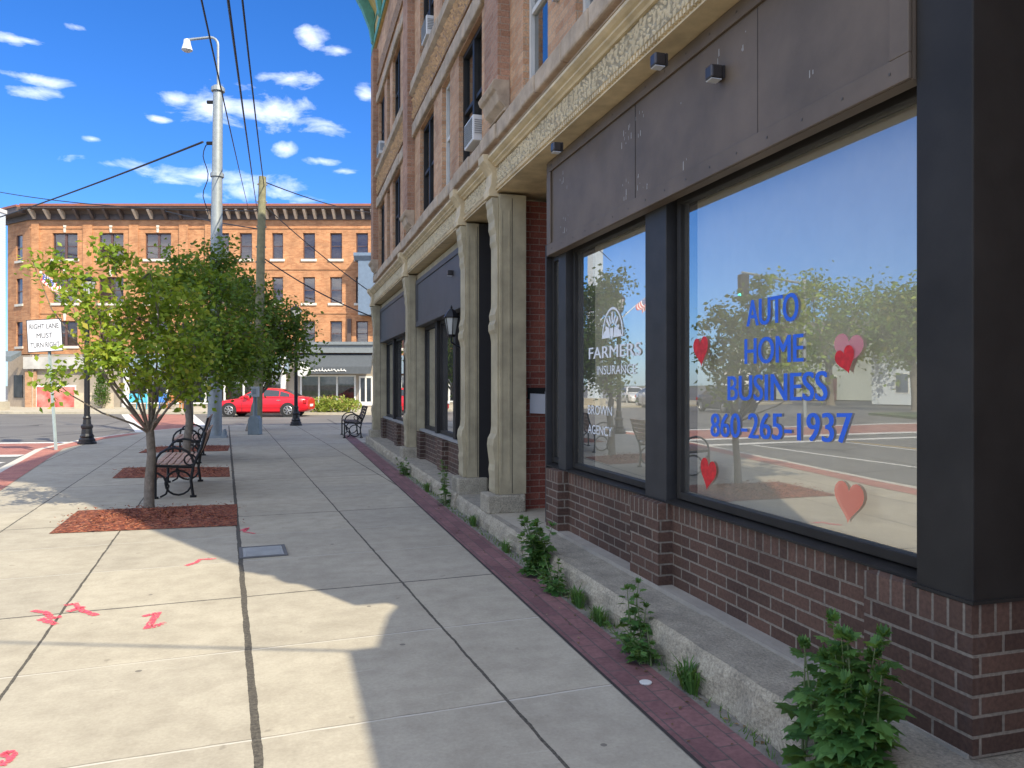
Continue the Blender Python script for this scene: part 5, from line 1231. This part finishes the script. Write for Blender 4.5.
    for sg in (-1,1):
        MB().box(-2.24*s,-2.05*s,min(sg*.60,sg*.845),max(sg*.60,sg*.845),.56*H,.68*H).build('headlight', HLT, e, bevel=.02)
        MB().box(2.08*s,2.24*s,min(sg*.55,sg*.83),max(sg*.55,sg*.83),.66*H,.84*H).build('tail_light', RLT, e, bevel=.02)
        MB().box(-.62*s,-.46*s,min(sg*.90,sg*1.06),max(sg*.90,sg*1.06),.93*H,1.05*H).build('wing_mirror', paint, e, bevel=.02)
        MB().box(-1.05*s,1.0*s,min(sg*.893,sg*.905),max(sg*.893,sg*.905),.46,.50).build('side_moulding', paint, e)
        for X in (.02, .95): MB().box(X*s-.09,X*s+.09,min(sg*.89,sg*.91),max(sg*.89,sg*.91),.80*H,.83*H).build('door_handle', CHR, e)
        for X in (-.80,.13,1.02): MB().box(X*s-.006,X*s+.006,min(sg*.885,sg*.8945),max(sg*.885,sg*.8945),.25,.9*H).build('door_seam', BPL, e)
    MB().box(-2.32*s,-2.26*s,-.3,.3,.45*H,.60*H).build('grille', BPL, e); MB().box(2.27*s,2.30*s,-.26,.26,.5*H,.62*H).build('number_plate', GW, e)
    return e
RED = carpaint('bright_red_paint', (.62,.008,.02))
cc_ = camp((264.5-512)/FPX*38.6, 38.6)
car(cc_[0], cc_[1], -YAW, RED, 'bright red saloon car parked across the side street', 4.75)
# shrubs, patio pieces in front of the far shops
def shrub(cx, cd, blobs, label, m, size=.12, n=900, nm='shrub', cat='shrub', seed=1, group=None):
    rs = np.random.RandomState(seed); c0 = camp(cx, cd); e = empty(nm, c0, -YAW, label, cat, group); P = []; stt = MB()
    for (x,y,z,rx,rz_) in blobs:
        k = int(n/len(blobs)); d = rs.normal(size=(k,3)); d /= np.linalg.norm(d,axis=1)[:,None]; rr = (rs.random(k)**.4)[:,None]
        pp = np.array((x,y,z))+d*rr*np.array((rx,rx,rz_)); P += [p for p in pp if p[2] > .02]
        for _ in range(4): stt.tube([(x*.3,y*.3,0),tuple(np.array((x,y,z))+rs.normal(size=3)*rx*.3)], .02, 4)
    stt.build('stem', BARK, e); leaves_mesh('foliage', P, size, m, e, rs, droop=-.3); return e
FLOWG = leafmat('yellow_green_leaf', [(0,(.16,.22,.04)),(.5,(.28,.36,.06)),(.9,(.42,.42,.12)),(1,(.5,.2,.15))])
for i,(px,rx,rz_) in enumerate(((318,.8,.45),(328,.9,.55),(338,.9,.5),(348,.8,.38))):
    shrub((px-512)/FPX*41.2, 41.2, [(0,0,.35,rx,rz_)], ['leftmost yellow green clump in the verge right of the red car','second yellow green clump in the verge right of the red car','third yellow green clump in the verge before the shop','rightmost low clump in the verge before the shop'][i], FLOWG, .16, 500, 'grass_clump', 'plant', i+2, 'grass clumps on the verge by the shop')
shrub((101.5-512)/FPX*47.0, 47.0, [(0,0,1.3,.42,.6),(0,0,.75,.5,.6),(0,0,1.9,.25,.45)], 'conical evergreen in front of the far shop left of the patio', leafmat('evergreen', [(0,(.02,.07,.015)),(1,(.07,.16,.03))]), .12, 1500, 'evergreen_shrub', 'shrub', 11)
pwood = mat('orange_wood', (.42,.17,.06), .6)
e = empty('patio_bench', camp((175-512)/FPX*46, 46), -YAW, 'orange wooden bench on the patio of the far shop', 'bench')
MB().box(-.45,.45,-.25,.2,.40,.46).build('seat', pwood, e); MB().box(-.45,.45,.2,.25,.5,.95).build('backrest', pwood, e)
for sx in (-.42,.36):
    for sy in (-.24,.17): MB().box(sx,sx+.06,sy,sy+.06,0,.399).build('leg', pwood, e)
BCH = mat('blue_plastic', (.02,.14,.45), .4); TCH = mat('teal_plastic', (.03,.30,.42), .4)
def pchair(px, d, m, lab):
    e = empty('patio_chair', camp((px-512)/FPX*d, d), -YAW+.4, lab, 'chair', 'coloured chairs on the shop patio')
    MB().box(-.24,.24,-.24,.24,.40,.44).build('seat', m, e); MB().prism([(.2,.44),(.24,.44),(.34,.92),(.30,.92)], -.24,.24,'x').build('backrest', m, e)
    for sx in (-.22,.18):
        for sy in (-.22,.18): MB().box(sx,sx+.04,sy,sy+.04,0,.399).build('leg', m, e)
pchair(133, 46, TCH, 'teal chair at the left of the patio'); pchair(143, 45.5, TCH, 'teal chair in the middle of the patio'); pchair(163, 46.3, BCH, 'blue chair next to the orange bench')
# hanging round blue sign on the far shops
e = empty('round_sign', camp((184-512)/FPX*47.5, 47.5, 0), -YAW, 'round blue and white sign on a slim post before the far shops', 'sign')
b = MB(); b.v = [(.33*math.cos(k*math.pi/12), -.02, fz(356,47.5)+.33*math.sin(k*math.pi/12)) for k in range(24)]+[(.33*math.cos(k*math.pi/12), .02, fz(356,47.5)+.33*math.sin(k*math.pi/12)) for k in range(24)]
b.f = [tuple(range(24)), tuple(range(24,48))[::-1]]+[(k,24+k,24+(k+1)%24,(k+1)%24) for k in range(24)]
dsc = b.build('disc', BCH, e)
MB().quad((-.33,-.03,fz(356,47.5)-.12),(-.05,-.03,fz(356,47.5)-.12),(-.05,-.03,fz(356,47.5)+.2),(-.33,-.03,fz(356,47.5)+.2)).build('white_patch', GW, dsc)
MB().box(-.03,.03,.021,.07,0,fz(356,47.5)).build('post', BIR, e)

# ------------------------------------------------------------ overhead wires
WM = mat('black_wire', (.015,.015,.017), .6)
def wire(a, b_, r, sag, label):
    a = Vector(a); b_ = Vector(b_); pts = []
    for i in range(25):
        t_ = i/24; p = a.lerp(b_, t_); p.z -= sag*4*t_*(1-t_); pts.append(p)
    tag(MB().tube(pts, r, 5).build('overhead_wire', WM), label, 'wire', 'overhead wires')
steel_xy = gr(213.5, 436.5)
sp0 = Vector((steel_xy.x, steel_xy.y, fz(148, 22.2)))
wire(pd(193,-40,9), pd(250,214,49), .015, .1, 'overhead wire running to the far corner building, leftmost of three')
wire(pd(223,-40,8), pd(258,214,49), .019, .1, 'thick overhead wire passing left of the wooden pole to the far building')
wire(pd(236,-60,9), utop+Vector((.05,0,-.3)), .016, .1, 'overhead wire ending at the wooden pole top, rightmost of three')
wire(pd(252,-60,60), utop+Vector((0,0,-.5)), .02, .2, 'thin overhead wire just right of the two thick ones') if 0 else None
wire(sp0+Vector(camp(-.3,0,0)), pd(-40,228,48), .032, .15, 'thick wire from the steel pole down to the roof at the left edge')
wire(pd(-40,183,40), pd(262,210,25), .02, .35, 'thin high wire crossing the sky at the left to the wooden pole')
wire(utop+Vector((.05,0,-.15)), pd(378,212,44), .02, .2, 'wire from the wooden pole top towards the far roof on the right')
wire(utop+Vector((.05,0,-.9)), pd(378,296,23), .016, .12, 'upper service wire slanting down from the wooden pole to the block')
wire(utop+Vector((.0,0,-2.6)), pd(378,318,22.5), .02, .15, 'lower service wire slanting down from the wooden pole to the block')
wire(pd(165,210,30), utop+Vector((0,0,-1.7)), .02, .05, 'wire between the far lamp arm and the wooden pole')
wire((2.27,.58,3.72), (-8,1.1,8.0), .014, .1, 'cable from the low wing across the road behind the viewpoint')
# pole carrying that cable, west side of the road lamp arm
e = empty('lamp_mast', tuple(camp((185-512)/FPX*48.8,48.8)), -YAW, 'thin white lamp arm reaching out below the far cornice', 'street lamp') if 0 else None
# ------------------------------------------------------------ west side of the main road (seen in the shop glass)
RFM = mat('grey_roof_shingle', (.14,.13,.13), .9, vary=.2); SIDB = mat('cream_siding', (.55,.50,.38), .7); SIDG = mat('grey_green_siding', (.32,.36,.33), .7)
house('house', -44, 44, 13, 9, 6, R(60), SID, RFM, 'white two storey house beyond the main road, nearest the corner building')
house('house', -52, 20, 11, 9, 5.6, R(85), SIDB, RFM, 'cream house across the main road')
house('house', -48, 64, 12, 10, 6, R(50), SIDG, RFM, 'grey green house farther up the main road')
# church
e = empty('church', (-146, 235, 0), R(32), 'white church with a green capped steeple in the distance', 'church'); e.scale = (.72,.72,.72)
MB().box(-7,7,0,26,0,9).build('nave', GW, e); MB().prism([(-7.5,9),(7.5,9),(0,15)], -.5, 26.5, 'y').build('roof', RFM, e)
MB().box(-3,3,-4,2,0,15).box(-2.3,2.3,-3.3,1.3,15,20).build('tower', GW, e); MB().lathe([(2.2,20),(2.2,21.5),(2.4,21.6),(1.2,24),(.3,28),(.0,30)], (0,-1,0), 8).build('spire', mat('copper_green', (.15,.33,.27), .5), e)
# big trees
def bigtree(x, y, h, rcr, label, seed, m, n=5200, size=.30):
    rs = random.Random(seed); bl = [(x+rs.uniform(-.55,.55)*rcr, y+rs.uniform(-.55,.55)*rcr, h*rs.uniform(.45,.85), rcr*rs.uniform(.45,.65)) for _ in range(6)]
    tree((x,y,0), (x+.2,y,h*.3), bl, .025*h+.05, 90, n, size, m, label, seed, 'roadside_tree', 'tree', 'large trees across the main road', crad=rcr*.28)
bigtree(-24.0, 26, 9, 3.6, 'yellow green tree on the west verge', 31, LEAF_SUN)
bigtree(-33, 47, 9, 4.0, 'green tree before the white house', 32, LEAF_MID)
bigtree(-30, 36, 7.5, 3.4, 'rounded green tree before the cream house', 33, LEAF_MID)
bigtree(-52, 84, 10, 5.5, 'dark tree far up the main road, left one', 34, LEAF_MID)
bigtree(-62, 70, 11, 6, 'dark tree far up the main road, middle one', 35, LEAF_DK)
bigtree(-60, 52, 10, 5.5, 'broad tree behind the white house', 36, LEAF_MID)
bigtree(-56, 36, 10, 5, 'broad tree behind the cream house', 37, LEAF_DK)
bigtree(-27, 14, 8, 3.2, 'loose green tree on the verge opposite the office', 38, LEAF_SUN)
bigtree(-75, 100, 13, 8, 'large tree mass before the church', 39, LEAF_DK, 3000, .6)
bigtree(-37, 8, 9, 4, 'green tree opposite the corner', 40, LEAF_MID)
silver = carpaint('silver_paint', (.45,.46,.48)); white = carpaint('white_car_paint', (.7,.7,.7)); dark = carpaint('dark_blue_paint', (.03,.04,.07))
car(-19.5, 48, R(100), silver, 'silver car waiting across the main road', 4.5, 'cars across the main road')
car(-22, 57, R(98), white, 'white car parked along the west verge', 4.6, 'cars across the main road')
car(-19.4, 39, R(95), dark, 'dark blue car parked along the west verge', 4.6, 'cars across the main road')
# signal mast with green light
e = empty('traffic_signal', (-17.5, 29.5, 0), 0, 'traffic signal on a steel mast across the junction showing green', 'traffic light')
MB().lathe([(.09,0),(.07,6.2),(.0,6.22)], n=10).build('mast', GALV, e); MB().tube([(0,0,6.0),(3.6,-.6,6.3)], .05, 6).build('mast_arm', GALV, e)
hd = MB().box(3.4,3.75,-.8,-.5,5.1,6.2).build('signal_head', BPL, e)
gm = bpy.data.materials.new('green_signal_lens'); gm.use_nodes = True; t = N(gm.node_tree); p = t.n('ShaderNodeBsdfPrincipled', {'Base Color': (.02,.6,.4,1), 'Emission Color': (.05,.9,.6,1), 'Emission Strength': 2.5}); t.out(p.outputs[0])
b = MB(); b.v = [(3.762+.0, -.65+.11*math.cos(k*math.pi/8), 5.3+.11*math.sin(k*math.pi/8)) for k in range(16)]; b.f = [tuple(range(16))]; b.build('green_lens', gm, hd)
# tall grass border
